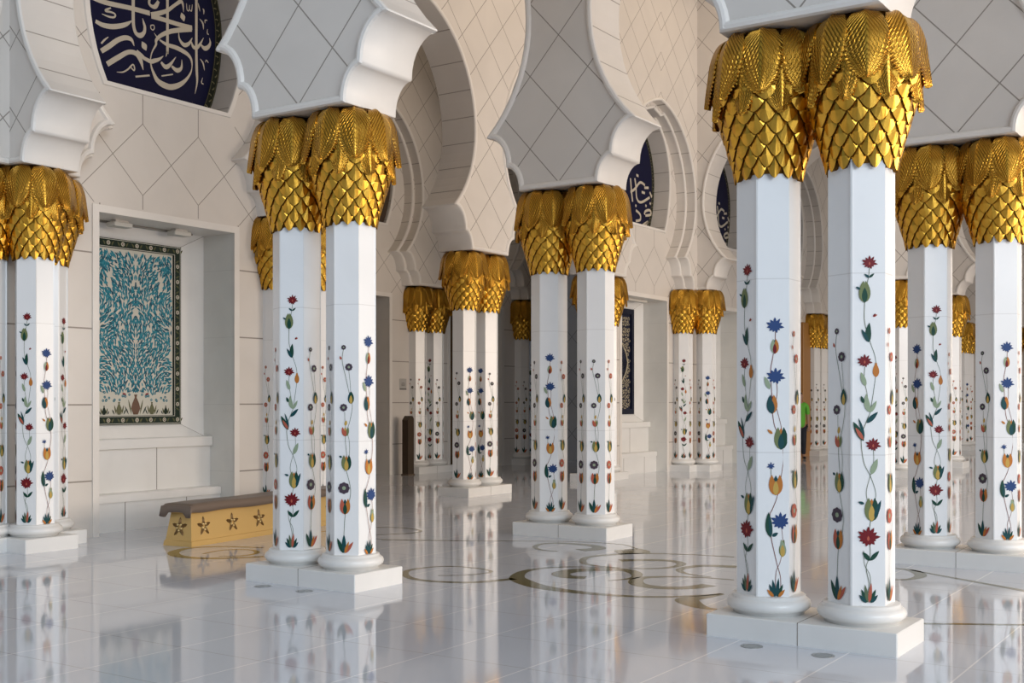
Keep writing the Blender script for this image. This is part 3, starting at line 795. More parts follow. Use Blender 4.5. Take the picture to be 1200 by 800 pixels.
# clusters where a cross arcade meets the left wall
def cluster(u, v, items, near, plabel):
    plinth(u - .20, u + .20, v - .42, v + .42, plabel, None, (u - .42, u + .405, v - .2, v + .2))
    for du, dv, rot, fc, lb in items: column(u + du, v + dv, rot, fc, near, lb, G1)
cluster(-3.2, .18, [(.21, 0, 0, ('daisy', 'red', 'blue'), 'white marble column at the left edge with red and blue flowers, nearest of its cluster'),
                    (0, .24, 1, ('daisy', 'daisy', 'red'), 'column behind the left edge column, against the wall left of the turquoise panel'),
                    (0, -.23, 1, ('red', 'daisy', 'coral'), 'column cut off by the left edge, left of the red and blue flowered one')], True,
        'stepped white marble plinth at the left edge')
cluster(-3.2, 2.88, [(.21, 0, 0, ('red', 'daisy', 'coral'), 'wall column behind the pair by the golden bench, orange flowers showing between the two shafts'),
                     (0, .23, 1, ('daisy', 'coral', 'red'), 'farther wall column behind the pair by the golden bench'),
                     (0, -.23, 1, ('coral', 'daisy', 'red'), 'wall column behind the pair by the golden bench, golden capital showing on its left')], True,
        'stepped plinth hidden behind the pair by the golden bench')
cluster(-3.14, 10.76, [(.25, .02, 0, ('daisy', 'blue', 'coral'), 'far cluster right of the dark blue panel, right column with blue flowers'),
                       (0, -.22, 0, ('daisy', 'red', 'coral'), 'far cluster right of the dark blue panel, front column with red flowers'),
                       (-.25, .02, 0, ('red', 'daisy', 'coral'), 'far cluster right of the dark blue panel, left column in shade')], False,
        'stepped far plinth right of the dark blue tile panel')

# ------------------------------------------------------------------ golden bench
M_GBENCH = simple('gold_painted_wood', (0.66, 0.43, 0.15), 0.36, 0.2)
M_GDARK = simple('gold_flower_dark', (0.20, 0.11, 0.035), 0.45, 0.4)  # darker gold of the star's pointed petals
M_PEARL = simple('gold_flower_petal', (0.62, 0.45, 0.20), 0.3, 0.5)
M_CUSH = simple('brown_leather', (0.17, 0.125, 0.095), 0.42)
BL, BW = 0.93, 0.125                 # half length, half width at the foot
def bx_angle(): return math.atan2(.992, -.125)
bench = thing('golden_bench', 'long low golden bench with star flowers and a brown padded top', 'bench',
              (-2.19 - .125*BL - .992*BW, .83 + .992*BL - .125*BW, 0), math.atan2(.992, -.125))
mb = MB()
def brect(hl, hw, z): return [(-hl, -hw, z), (hl, -hw, z), (hl, hw, z), (-hl, hw, z)]
rings = [mb.add(brect(*q)) for q in ((BL, BW, 0), (BL, BW, .008), (BL - .004, BW - .004, .034), (BL - .010, BW - .010, .038), (BL - .036, BW - .036, .222), (BL - .03, BW - .03, .228), (BL - .03, BW - .03, .246))]
for a, b in zip(rings, rings[1:]):
    for k in range(4): mb.face([a[k], a[(k+1) % 4], b[(k+1) % 4], b[k]], 0)
mb.face(rings[0][::-1]); mb.face(rings[-1])
mb.build('bench_body', M_GBENCH, bench)
def star(parent, cx, face, s_=1.0):
    """five-petalled raised flower on the sloping side; face -1/+1 = long sides, 2 = end"""
    mb = MB()
    slope = (.026)/.184
    def P(x, z, d):
        if face in (-1, 1):
            y = (BW - .010 - (z - .038)*slope + d); return (cx + x, face*y, z)
        y = BL - .010 - (z - .038)*slope + d; return ((-1 if face == 2 else 1)*y, x, z)
    zc = .128; R_ = .070*s_
    for k in range(5):
        a = PI/2 + 2*PI*k/5
        pts = [(0.012, .0), (.45*R_, .013*s_), (.75*R_, .011*s_), (R_, 0), (.75*R_, -.011*s_), (.45*R_, -.013*s_)]
        base = mb.add([P(r*math.cos(a) - q*math.sin(a), zc + r*math.sin(a) + q*math.cos(a), .001) for r, q in pts])
        top = mb.add([P(r*math.cos(a), zc + r*math.sin(a), .011) for r in (.02, .45*R_, .8*R_)])
        for f in ((0,1,top[1]-base[0],top[0]-base[0]),): pass
        for i0, i1, t0, t1 in ((0,1,0,1), (1,2,1,2), (2,3,2,2), (3,4,2,2), (4,5,2,1), (5,0,1,0)):
            q = [base[i0], base[i1], top[t1], top[t0]]; q = list(dict.fromkeys(q)); mb.face(q, 0)
    for k in range(5):
        a = PI/2 + 2*PI*(k + .5)/5; r = .021*s_; h = .011*s_
        for j in range(3):
            ra, rb = h*math.cos(j*PI/6), h*math.cos((j+1)*PI/6); da, db = .004 + h*math.sin(j*PI/6), .004 + h*math.sin((j+1)*PI/6)
            A = mb.add([P(r*math.cos(a) + ra*math.cos(2*PI*i/8), zc + r*math.sin(a) + ra*math.sin(2*PI*i/8), da) for i in range(8)])
            B = mb.add([P(r*math.cos(a) + rb*math.cos(2*PI*i/8), zc + r*math.sin(a) + rb*math.sin(2*PI*i/8), db) for i in range(8)])
            for i in range(8): mb.face([A[i], A[(i+1) % 8], B[(i+1) % 8], B[i]], 1, True)
    mb.build('star_flower', [M_GDARK, M_PEARL], parent)
for k in range(6):
    for fc in (-1, 1): star(bench, -BL + .150 + k*.300, fc)
star(bench, 0, 2); star(bench, 0, 3)
mb = MB(); n1, n2 = 30, 12; hl, hw = BL + .015, BW + .008
def cush(x, y):
    ex = max(abs(x) - hl + .03, 0)/.03; ey = max(abs(y) - hw + .03, 0)/.03
    return .292 - .018*min(1, ex*ex + ey*ey) + .004*math.sin(x*7)*math.cos(y*9)
grid = [[None]*(n2+1) for _ in range(n1+1)]
for i in range(n1+1):
    for j in range(n2+1):
        x = hl*math.sin((i/n1 - .5)*PI)*.5/.5; y = hw*math.sin((j/n2 - .5)*PI)
        grid[i][j] = mb.add([(x, y, cush(x, y))])[0]
for i in range(n1):
    for j in range(n2): mb.face([grid[i][j], grid[i+1][j], grid[i+1][j+1], grid[i][j+1]], 0, True)
edge = [grid[i][0] for i in range(n1+1)] + [grid[n1][j] for j in range(1, n2+1)] + [grid[i][n2] for i in range(n1-1, -1, -1)] + [grid[0][j] for j in range(n2-1, 0, -1)]
lo = []; lo2 = []
for k, e in enumerate(edge):
    x, y, z = mb.v[e]; endy = abs(x) > hl - .001
    zz = .232 + .004*math.sin(k*.9) - (.03 if endy and abs(y) > hw*.6 else 0)
    lo += mb.add([(x*1.006 + (.006 if x > 0 else -.006)*endy, y*1.05, zz)]); lo2 += mb.add([(x*1.0, y*.98, zz)])
for k in range(len(edge)):
    k2 = (k+1) % len(edge); mb.face([edge[k], lo[k], lo[k2], edge[k2]], 0, True); mb.face([lo[k], lo2[k], lo2[k2], lo[k2]], 0)
mb.build('padded_top', M_CUSH, bench)

# ------------------------------------------------------------------ turquoise tile panel in the near niche
M_CREAM = simple('tile_cream', (0.60, 0.58, 0.50), 0.4, spec=.25)
M_TQ = [simple('tile_turquoise', (0.006, 0.15, 0.21), 0.4, spec=.25), simple('tile_pale_turquoise', (0.02, 0.22, 0.29), 0.4, spec=.25), simple('tile_deep_teal', (0.004, 0.075, 0.12), 0.4, spec=.25)]
M_TGREEN = simple('tile_dark_green', (0.006, 0.018, 0.011), 0.4, spec=.2)
M_TBROWN = simple('tile_brown', (0.12, 0.055, 0.03), 0.25)
M_TRED = simple('tile_red', (0.30, 0.03, 0.03), 0.25)
M_TOL = simple('tile_olive', (0.10, 0.105, 0.045), 0.25)
M_NAVY = simple('tile_navy', (0.004, 0.006, 0.022), 0.4, spec=.2)
M_BEIGE = simple('tile_beige', (0.42, 0.36, 0.24), 0.25)
class Flat:
    """flat pattern on a panel facing +x, local coordinates (y, z)"""
    def __init__(s): s.mb = MB(); s.k = 0
    def poly(s, pts, mi, lift=None):
        s.k += 1; h = (.0008 + .0000006*s.k) if lift is None else lift
        s.mb.poly([(h, y, z) for y, z in pts], mi)
    def leaf(s, y, z, L, a, w, mi, bend=0.0, lift=None):
        top = []; bot = []
        for k in range(6):
            t = k/5; ww = w*math.sin(PI*t); aa = a + bend*t; cy, cz = y + L*t*math.cos(aa), z + L*t*math.sin(aa)
            top.append((cy - ww*math.sin(aa), cz + ww*math.cos(aa))); bot.append((cy + ww*math.sin(aa), cz - ww*math.cos(aa)))
        s.poly(top + bot[::-1][1:-1], mi, lift)
    def disc(s, y, z, r, mi, n=10, lift=None, q=1.0): s.poly([(y + r*math.cos(2*PI*k/n), z + q*r*math.sin(2*PI*k/n)) for k in range(n)], mi, lift)
    def stroke(s, pts, mi, w=None, sub=5, lift=None):
        L, R_ = ribbon2d(pts, w, sub)
        for k in range(len(L)-1): s.poly([L[k], R_[k], R_[k+1], L[k+1]], mi, lift)
PH, P0, P1 = 0.445, 0.805, 2.265
def frame_part(parent, mats, motif):
    f = Flat(); w = .072
    f.mb.box((0, -PH, P0), (.018, PH, P0 + w), 0); f.mb.box((0, -PH, P1 - w), (.018, PH, P1), 0)
    f.mb.box((0, -PH, P0 + w), (.018, -PH + w, P1 - w), 0); f.mb.box((0, PH - w, P0 + w), (.018, PH, P1 - w), 0)
    for d in (.006, w - .008):
        for a, b in (((-PH + d, P0 + d), (PH - d, P0 + d + .004)), ((-PH + d, P1 - d - .004), (PH - d, P1 - d)),
                     ((-PH + d, P0 + d), (-PH + d + .004, P1 - d)), ((PH - d - .004, P0 + d), (PH - d, P1 - d))):
            f.poly([a, (b[0], a[1]), b, (a[0], b[1])], 1, .0186)
    if motif:
        def rose(y, z, hor):
            f.disc(y, z, .021, 2, 12, .0187); f.disc(y, z, .016, 1, 12, .0189); f.disc(y, z, .011, 3, 10, .0191); f.disc(y, z, .005, 1, 6, .0193)
            for s_ in (-1, 1):
                o = .034*s_
                if hor: f.leaf(y + o, z - .02, .04, PI/2, .007, 2, -.5*s_, .0187)
                else: f.leaf(y - .02, z + o, .04, 0, .007, 2, .5*s_, .0187)
        n = 7
        for k in range(n):
            y = -PH + w*.5 + (2*PH - w)*k/(n-1)
            for z in (P0 + w/2, P1 - w/2): rose(y, z, True)
        for k in range(1, 11):
            z = P0 + w/2 + (P1 - P0 - w)*k/11
            for y in (-PH + w/2, PH - w/2): rose(y, z, False)
    return f.mb.build('panel_border', mats, parent)
tq = thing('tile_panel', 'turquoise and cream leaf patterned tile panel with dark green border in the left niche', 'tile panel', (-3.66, 1.54, 0))
f = Flat(); f.mb.box((0.0, -PH + .07, P0 + .07), (.0006, PH - .07, P1 - .07), 0)
rnd = random.Random(11); xi = PH - .078; z0, z1 = P0 + .08, P1 - .08
def flow(y, z):
    dy, dz = y - 0.0, z - .90
    a = math.atan2(dz, dy) + .55*math.sin(dz*9 + abs(y)*5) + .5*math.sin(abs(y)*16 - dz*4)*min(1, abs(y)*5)
    if abs(y) > .22: a += .5*math.sin(dz*12)
    return a
step = .0185; zz = z0 + .17
while zz < z1 - .01:
    yy = .006
    while yy < xi - .005:
        y = yy + rnd.uniform(-.006, .006); z = zz + rnd.uniform(-.006, .006)
        dens = math.sin(y*42 + 2.2*math.sin(z*9)) * math.sin(z*12 + y*14)
        if y > .003 and rnd.random() < (.93 if dens < .6 else .3):
            a = flow(y, z) + rnd.uniform(-.45, .45); L = rnd.uniform(.032, .054); w = rnd.uniform(.0058, .0088); mi = rnd.choice((1, 1, 2, 2, 3)); bd = rnd.uniform(-.5, .5)
            for s_ in (1, -1):
                ey = y + L*math.cos(a)
                if abs(ey) < xi and z0 < z + L*math.sin(a) < z1:
                    f.leaf(s_*y, z, L, a if s_ > 0 else PI - a, w, mi, bd*s_)
        yy += step
    zz += step*.95
for y, h, w, c in ((0, .16, .045, 4), (-.16, .10, .028, 7), (.16, .10, .028, 7), (-.30, .07, .02, 5), (.30, .07, .02, 5)):
    zb = z0
    f.poly([(y - w*.5, zb), (y + w*.5, zb), (y + w, zb + h*.3), (y + w*.75, zb + h*.55), (y + w*.2, zb + h*.85), (y + w*.35, zb + h), (y - w*.35, zb + h), (y - w*.2, zb + h*.85), (y - w*.75, zb + h*.55), (y - w, zb + h*.3)], c)
    for s_ in (-1, 1):
        f.leaf(y + s_*w*.9, zb, h*.8, PI/2 - s_*.25, .007, 7); f.leaf(y + s_*w*1.5, zb, h*.5, PI/2 - s_*.5, .006, 5)
for y in (-.11, .11):
    f.disc(y, z0 + .155, .018, 6, 8); f.leaf(y, z0 + .14, .04, PI/2 - .4*(1 if y > 0 else -1), .008, 6)
for k in range(16):
    y = rnd.uniform(.04, xi - .03); z = z0 + rnd.uniform(.1, .2)
    for s_ in (-1, 1): f.disc(s_*y, z, .011, 1, 8); f.disc(s_*y, z, .004, 0, 6)
f.mb.build('tile_field', [M_CREAM, *M_TQ, M_TBROWN, M_TGREEN, M_TRED, M_TOL], tq)
frame_part(tq, [M_TGREEN, M_CREAM, M_TOL, M_TBROWN], True)

# ------------------------------------------------------------------ dark blue tile panel in the far niche
bp = thing('tile_panel', 'dark blue tile panel with beige scrolls in the far niche right of the centre pair', 'tile panel', (-3.66, 9.58, 0))
f = Flat(); f.mb.box((0, -PH + .07, P0 + .07), (.0006, PH - .07, P1 - .07), 0)
rnd = random.Random(5)
for i in range(11):
    for j in range(19):
        y = -PH + .1 + .0695*i + (.03 if j % 2 else 0); z = z0 + .03 + .071*j; d = rnd.choice((-1, 1)); a0 = rnd.uniform(0, 2*PI)
        if abs(y) > xi - .02 or z > z1 - .02: continue
        f.stroke([(y + r*math.cos(a0 + d*t), z + r*math.sin(a0 + d*t)) for t, r in ((0, .034), (1, .033), (2, .03), (3, .025), (4.2, .018), (5.5, .010))], 1, (.006, .011, .013))
        f.disc(y, z, .008, 1, 8); f.leaf(y + .03*math.cos(a0), z + .03*math.sin(a0), .034, a0 + d*1.2, .008, 1)
def ogee(w, zc, h, mi):
    pts = [(0, h)]; prof = [(.12, .80), (.16, .70), (.45, .52), (.82, .28), (1, 0)]
    R_ = [(w*a, h*b) for a, b in prof] + [(w*a, -h*b) for a, b in prof[-2::-1]]
    f.poly([(0, zc + h)] + [(x, zc + z) for x, z in R_] + [(0, zc - h)] + [(-x, zc + z) for x, z in R_[::-1]], mi)
ogee(.30, 1.52, .50, 1); ogee(.27, 1.52, .47, 0)
for zc, h in ((2.075, .105), (.985, .105)): ogee(.10, zc, h, 1); ogee(.08, zc, h*.86, 0)
for k in range(60):
    a = rnd.uniform(0, 2*PI); r = math.sqrt(rnd.random()); y, z = .20*r*math.cos(a), 1.52 + .30*r*math.sin(a); a0 = rnd.uniform(0, 6)
    f.stroke([(y + .016*math.cos(a0 + t), z + .016*math.sin(a0 + t)) for t in (0, 1.2, 2.4, 3.6)], 2, (.003, .004, .003), 3)
f.mb.build('tile_field', [M_NAVY, M_BEIGE, simple('tile_slate_blue', (0.06, 0.07, 0.11), .25)], bp)
frame_part(bp, [M_NAVY, M_NAVY, M_NAVY, M_NAVY], False)

# ------------------------------------------------------------------ calligraphy tympana
CALLIGRAPHY = [
 [(-0.553,4.031,0.036),(-0.422,4.025,0.037),(-0.185,4.047,0.037),(-0.007,4.056,0.038)],
 [(-0.167,4.131,0.030),(-0.167,3.967,0.030),(-0.160,3.904,0.029),(-0.140,3.864,0.032),(-0.100,3.857,0.040),(-0.064,3.889,0.030),(-0.056,3.932,0.025),(-0.066,3.964,0.020),(-0.078,3.998,0.004)],
 [(-0.513,3.859,0.029),(-0.450,3.847,0.036),(-0.369,3.856,0.039),(-0.287,3.883,0.037),(-0.227,3.914,0.030),(-0.182,3.950,0.007)],
 [(-0.375,3.996,0.012),(-0.415,3.973,0.016),(-0.420,3.961,0.017),(-0.375,3.965,0.015),(-0.341,3.962,0.014),(-0.334,3.947,0.014),(-0.352,3.931,0.015),(-0.398,3.925,0.014),(-0.456,3.929,0.005)],
 [(-0.462,3.703,0.014),(-0.433,3.737,0.014),(-0.398,3.769,0.006)],
 [(-0.462,3.645,0.036),(-0.393,3.699,0.039),(-0.311,3.768,0.037),(-0.239,3.804,0.037),(-0.185,3.803,0.030),(-0.158,3.760,0.005)],
 [(0.002,3.964,0.008),(0.030,3.972,0.008),(0.037,3.951,0.008),(0.021,3.931,0.008),(0.002,3.942,0.008),(0.002,3.964,0.008)],
 [(-0.010,4.171,0.023),(-0.013,4.130,0.023),(0.021,4.116,0.028),(0.050,4.129,0.036),(0.078,4.176,0.025)],
 [(0.167,4.226,0.026),(0.167,4.006,0.026),(0.167,3.800,0.025),(0.163,3.789,0.018),(0.151,3.752,0.004)],
 [(0.006,4.049,0.038),(0.069,4.074,0.038),(0.164,4.125,0.031),(0.242,4.191,0.026),(0.301,4.236,0.031),(0.324,4.219,0.021),(0.331,4.158,0.004)],
 [(0.006,4.036,0.035),(0.113,4.042,0.036),(0.288,4.045,0.036),(0.421,4.054,0.037)],
 [(0.414,4.042,0.042),(0.288,4.001,0.039),(0.190,3.963,0.036),(0.107,3.913,0.031),(0.056,3.862,0.025),(0.052,3.823,0.018),(0.018,3.763,0.011),(0.000,3.703,0.010),(0.007,3.639,0.016),(0.037,3.580,0.030),(0.069,3.541,0.043),(0.126,3.521,0.049),(0.203,3.520,0.046),(0.288,3.557,0.039),(0.354,3.611,0.026),(0.401,3.674,0.016),(0.419,3.731,0.008),(0.413,3.787,0.021),(0.381,3.821,0.031),(0.327,3.839,0.036),(0.255,3.850,0.036),(0.158,3.852,0.028),(0.088,3.871,0.013)],
 [(0.465,4.311,0.026),(0.465,4.084,0.026),(0.465,3.874,0.026),(0.469,3.716,0.026),(0.473,3.622,0.018),(0.451,3.520,0.004)],
 [(0.281,3.986,0.004),(0.289,3.929,0.018),(0.334,3.893,0.034),(0.387,3.917,0.026),(0.422,3.973,0.004)],
 [(0.411,3.939,0.010),(0.434,3.900,0.029),(0.471,3.904,0.029),(0.509,3.948,0.019),(0.542,4.004,0.004)],
 [(0.509,3.943,0.011),(0.550,3.918,0.035),(0.591,3.939,0.032),(0.614,3.980,0.019),(0.605,4.018,0.004)],
 [(-0.063,3.688,0.030),(-0.001,3.678,0.033),(0.037,3.692,0.033),(0.084,3.716,0.023),(0.125,3.751,0.004)],
 [(0.103,3.697,0.020),(0.145,3.669,0.036),(0.190,3.695,0.028),(0.252,3.774,0.004)],
 [(0.209,3.689,0.021),(0.262,3.668,0.036),(0.308,3.699,0.023),(0.313,3.768,0.004)],
 [(-0.410,3.558,0.039),(-0.305,3.637,0.039),(-0.215,3.698,0.035),(-0.143,3.706,0.040),(-0.100,3.669,0.040),(-0.072,3.593,0.005)],
 [(-0.137,3.725,0.030),(-0.094,3.705,0.033),(-0.057,3.684,0.030)],
 [(-0.146,3.524,0.014),(-0.010,3.565,0.014)],
 [(0.107,3.587,0.011),(0.222,3.627,0.011)],
 [(-0.322,3.519,0.004),(-0.263,3.533,0.011),(-0.215,3.567,0.012),(-0.191,3.595,0.012),(-0.167,3.613,0.011),(-0.155,3.588,0.012),(-0.162,3.569,0.011),(-0.191,3.587,0.010)],
 [(0.361,4.237,0.005),(0.367,4.189,0.009),(0.387,4.187,0.009),(0.394,4.233,0.005)],
 [(0.394,4.197,0.006),(0.413,4.190,0.009),(0.422,4.246,0.005)],
 [(0.533,4.243,0.005),(0.544,4.230,0.013),(0.543,4.198,0.004)],
 [(0.499,4.149,0.005),(0.533,4.121,0.017),(0.540,4.072,0.004)],
 [(0.557,4.127,0.004),(0.558,4.153,0.009),(0.581,4.157,0.007)],
 [(0.584,4.087,0.004),(0.581,4.051,0.010),(0.597,4.045,0.010)],
 [(0.505,3.820,0.005),(0.536,3.790,0.015),(0.551,3.735,0.004)],
 [(0.560,3.804,0.004),(0.571,3.825,0.009),(0.593,3.808,0.007)],
 [(0.531,3.670,0.004),(0.519,3.627,0.010),(0.540,3.619,0.010)],
 [(0.482,4.274,0.005),(0.492,4.245,0.013),(0.503,4.211,0.004)],
 [(0.034,3.912,0.004),(0.068,3.878,0.013)],
 [(-0.085,3.813,0.005),(-0.063,3.783,0.055),(-0.044,3.753,0.005)],
 [(0.308,4.147,0.005),(0.322,4.117,0.052),(0.335,4.084,0.005)],
]
CALLIGRAPHY_FAR = [
 [(0.027,4.020,.035),(0.058,3.836,.035),(0.089,3.709,.035)],
 [(0.151,4.040,.035),(0.183,3.942,.035),(0.214,3.771,.035),(0.341,3.737,.035),(0.599,3.841,.035)],
 [(0.027,3.831,.035),(0.151,3.893,.035),(0.309,4.005,.035),(0.453,3.990,.035)],
 [(0.437,3.951,.035),(0.566,3.970,.035)],
 [(0.198,4.091,.035),(0.261,4.086,.035)],
 [(0.357,3.880,.035),(0.453,3.879,.035)],
 [(0.469,3.718,.035),(0.501,3.700,.035)],
 [(0.599,3.766,.035),(0.632,3.748,.035)],
 [(0.183,3.605,.035),(0.309,3.563,.035),(0.309,3.490,.035),(0.183,3.459,.035)],
 [(0.437,3.580,.035),(0.469,3.629,.035),(0.599,3.661,.035),(0.632,3.606,.035),(0.469,3.569,.035)],
 [(0.151,3.294,.035),(0.309,3.342,.035),(0.501,3.455,.035),(0.534,3.489,.035),(0.373,3.409,.035),(0.566,3.403,.035)],
 [(0.167,3.676,.035),(0.198,3.659,.035)],
 [(0.599,3.915,.035),(0.665,3.850,.035)],
 [(0.421,3.296,.035),(0.437,3.283,.035)],
]

M_CALNAVY = simple('calligraphy_navy', (0.003, 0.004, 0.030), 0.5, spec=.15)
M_CALCREAM = simple('calligraphy_cream', (0.52, 0.47, 0.38), 0.5, spec=.2)
M_CALBORD = simple('calligraphy_border', (0.016, 0.019, 0.013), 0.5, spec=.15)
M_CALGOLD = simple('calligraphy_border_gold', (0.15, 0.13, 0.06), 0.3)
def tympanum(c, strokes, label, w0=1.0):
    t = thing('calligraphy_panel', label, 'calligraphy panel', (-3.50, c, 3.36))
    w = [(y, z - 3.36) for y, z in arc_window(0, .742, 1.115, .857, 4.05, 3.363)]
    f = Flat(); fr = f.mb.add([(.02, y, z) for y, z in w]); bk = f.mb.add([(0, y, z) for y, z in w])
    for tt in tessellate_polygon([[Vector((y, z, 0)) for y, z in w]]): f.mb.face([fr[k] for k in tt], 0)
    for k in range(len(w)): k2 = (k+1) % len(w); f.mb.face([fr[k], fr[k2], bk[k2], bk[k]], 0)
    f.mb.build('blue_field', M_CALNAVY, t)
    f = Flat()
    def inner(d): 
        return [(y*(1 - d/max(.3, math.hypot(y, z - .69))), .69 + (z - .69)*(1 - d/max(.3, math.hypot(y, z - .69)))) for y, z in w]
    def band(d0, d1, mi, lift):
        A, B = inner(d0), inner(d1)
        for k in range(len(w) - 1): f.poly([A[k], A[k+1], B[k+1], B[k]], mi, lift)
    band(.0, .075, 0, .0212); band(.064, .068, 1, .0218); band(.008, .012, 1, .0218)
    A = inner(.037)
    for k in range(len(A) - 1):
        for q in (.0, .5):
            y, z = A[k][0] + (A[k+1][0]-A[k][0])*q, A[k][1] + (A[k+1][1]-A[k][1])*q; a = math.atan2(A[k+1][1]-A[k][1], A[k+1][0]-A[k][0])
            f.leaf(y, z, .03, a + (1.0 if q else -1.0), .006, 1, .6, .022)
            f.disc(y, z, .007, 1, 6, .0222)
    f.mb.build('patterned_border', [M_CALBORD, M_CALGOLD], t)
    f = Flat()
    for i, s_ in enumerate(strokes):
        pts = []
        for y, z, ww in s_:
            pts.append((y, z - 3.36, ww*w0))
        f.stroke(pts, 0, None, 6, .0215 + .00005*i)
    o = f.mb.build('lettering', M_CALCREAM, t); o['label'] = 'cream calligraphy lettering'
    return t
tympanum(1.54, CALLIGRAPHY, 'navy calligraphy panel with cream lettering in the arch above the turquoise tile panel')
tympanum(9.58, CALLIGRAPHY_FAR, 'far navy calligraphy panel in the arch above the dark blue tile panel')
tympanum(12.26, [[(y*.9 + .1, z, w) for y, z, w in s_] for s_ in CALLIGRAPHY_FAR], 'narrow sliver of navy calligraphy panel left of the nearest pair, in the farther arch')

# ------------------------------------------------------------------ small things
M_LAMP = simple('lamp_housing', (0.62, 0.60, 0.55), 0.45)
for (u, v), lb in (((-3.47, 1.24), 'pale box spotlight under the top of the left niche, left one'), ((-3.47, 1.82), 'pale box spotlight under the top of the left niche, right one')):
    t = thing('niche_light', lb, 'light', (u, v, 2.33), 0, 'spotlights in the left niche')
    mb = MB(); mb.cbox((-.05, -.085, 0), (.05, .085, .035), .006); mb.build('lamp_housing', M_LAMP, t)
    mb = MB(); mb.box((-.03, -.06, .03), (.03, .06, .05)); mb.build('mounting_plate', M_FRAME, t)
t = thing('niche_light', 'slim grey lamp rail under the top of the left niche', 'light', (-3.57, 1.54, 2.365))
mb = MB(); mb.cbox((-.012, -.5, 0), (.012, .5, .015), .003); mb.build('lamp_rail', simple('rail_grey', (.25, .24, .22), .5), t)
t = thing('niche_light', 'lamp bar under the top of the far niche above the dark blue panel', 'light', (-3.45, 9.58, 2.345))
mb = MB(); mb.cbox((-.04, -.4, 0), (.04, .4, .035), .006); mb.build('lamp_housing', M_LAMP, t)
M_FLIGHT = simple('floor_light_glass', (0.20, 0.22, 0.22), 0.15)
M_FRIM = simple('floor_light_rim', (0.27, 0.28, 0.28), 0.3, 0.3)
for (u, v), lb in (((2.22, -.10), 'round grey floor light in front of the nearest plinth, left one'), ((2.52, -.11), 'round grey floor light in front of the nearest plinth, right one'),
                   ((-.56, -.10), 'round grey floor light by the plinth right of the bench, left one'), ((-.26, -.095), 'round grey floor light by the plinth right of the bench, right one')):
    t = thing('floor_light', lb, 'floor light', (u, v, 0.0), 0, 'round floor lights')
    mb = MB(); mb.lathe([(.045, .0003), (.045, .0015), (.039, .0018), (.036, .0012)], 28, 0, False); mb.build('rim', M_FRIM, t)
    mb = MB(); mb.lathe([(.0355, .0005), (.0355, .0014), (.001, .0018)], 28, 0, False); mb.build('glass', M_FLIGHT, t)
# plaque
t = thing('wall_plaque', 'small grey plaque on the porch wall beside the brown door', 'plaque', (-6.03, 7.85, 1.215))
mb = MB(); mb.cbox((0, -.075, -.075), (.008, .075, .075), .003); mb.build('plate', simple('plaque_grey', (.45, .43, .40), .4), t)
mb = MB()
for z, w in ((.012, .03), (-.004, .04), (-.02, .035)): mb.box((.0078, -w, z), (.0092, w, z + .006))
mb.box((.0078, -.07, -.073), (.0092, .07, -.058)); mb.build('engraved_lines', simple('plaque_dark', (.10, .09, .08), .5), t)
# bollards
M_WOOD = simple('dark_brown_wood', (0.06, 0.042, 0.028), 0.45)
M_WOOD2 = simple('dark_brown_end_grain', (0.12, 0.085, 0.055), 0.5)
def bollard(u, v, h, label, mat):
    t = thing('bollard', label, 'bollard', (u, v, 0))
    mb = MB(); w, d = .05, .062; pts = [(-d, 0), (d, 0), (d, h*.93)]
    for k in range(1, 8): a = k/8*PI/2; pts.append((d - .055*(1 - math.cos(a)) - .0*k, h*.93 + h*.07*math.sin(a)))
    pts += [(-d + .05, h), (-d, h*.93)]
    A = mb.add([(-w, x, z) for x, z in pts]); B = mb.add([(w, x, z) for x, z in pts])
    for k in range(len(pts)): k2 = (k+1) % len(pts); mb.face([A[k], A[k2], B[k2], B[k]], 0)
    mb.face(A[::-1], 0); mb.face(B, 0); mb.build('post', mat, t)
    mb = MB(); mb.cbox((-w - .012, -d - .012, 0), (w + .012, d + .012, .018), .004); mb.build('foot_plate', M_WOOD2, t)
bollard(-5.80, 7.68, .79, 'dark brown bollard with rounded top beside the far wall columns', M_WOOD)
bollard(-.25, 16.0, .62, 'small brown bollard far away between the right edge columns', M_WOOD2)
# brown door of the far left wall
mb = MB(); u0 = -3.25 - .3; c = 14.94
for (y0, y1, z_0, z_1) in ((c-.66, c-.56, 0, 2.38), (c+.50, c+.66, 0, 2.38), (c-.56, c+.50, 2.27, 2.38)): mb.cbox((u0 - .05, y0, z_0), (u0 + .12, y1, z_1), .01, 1)
mb.box((u0 - .02, c - .56, .01), (u0 + .02, c + .50, 2.27), 0)
for y0 in (c - .5, c + .0): mb.cbox((u0 + .015, y0 + .02, .12), (u0 + .03, y0 + .42, 2.15), .012, 0)
mb.cbox((-3.252, c + .63, 0), (-3.19, c + 1.0, 2.38), .01, 1)
o = struct('door_3', mb, [simple('honey_wood', (.33, .15, .035), .4), simple('honey_wood_frame', (.40, .19, .05), .45)])

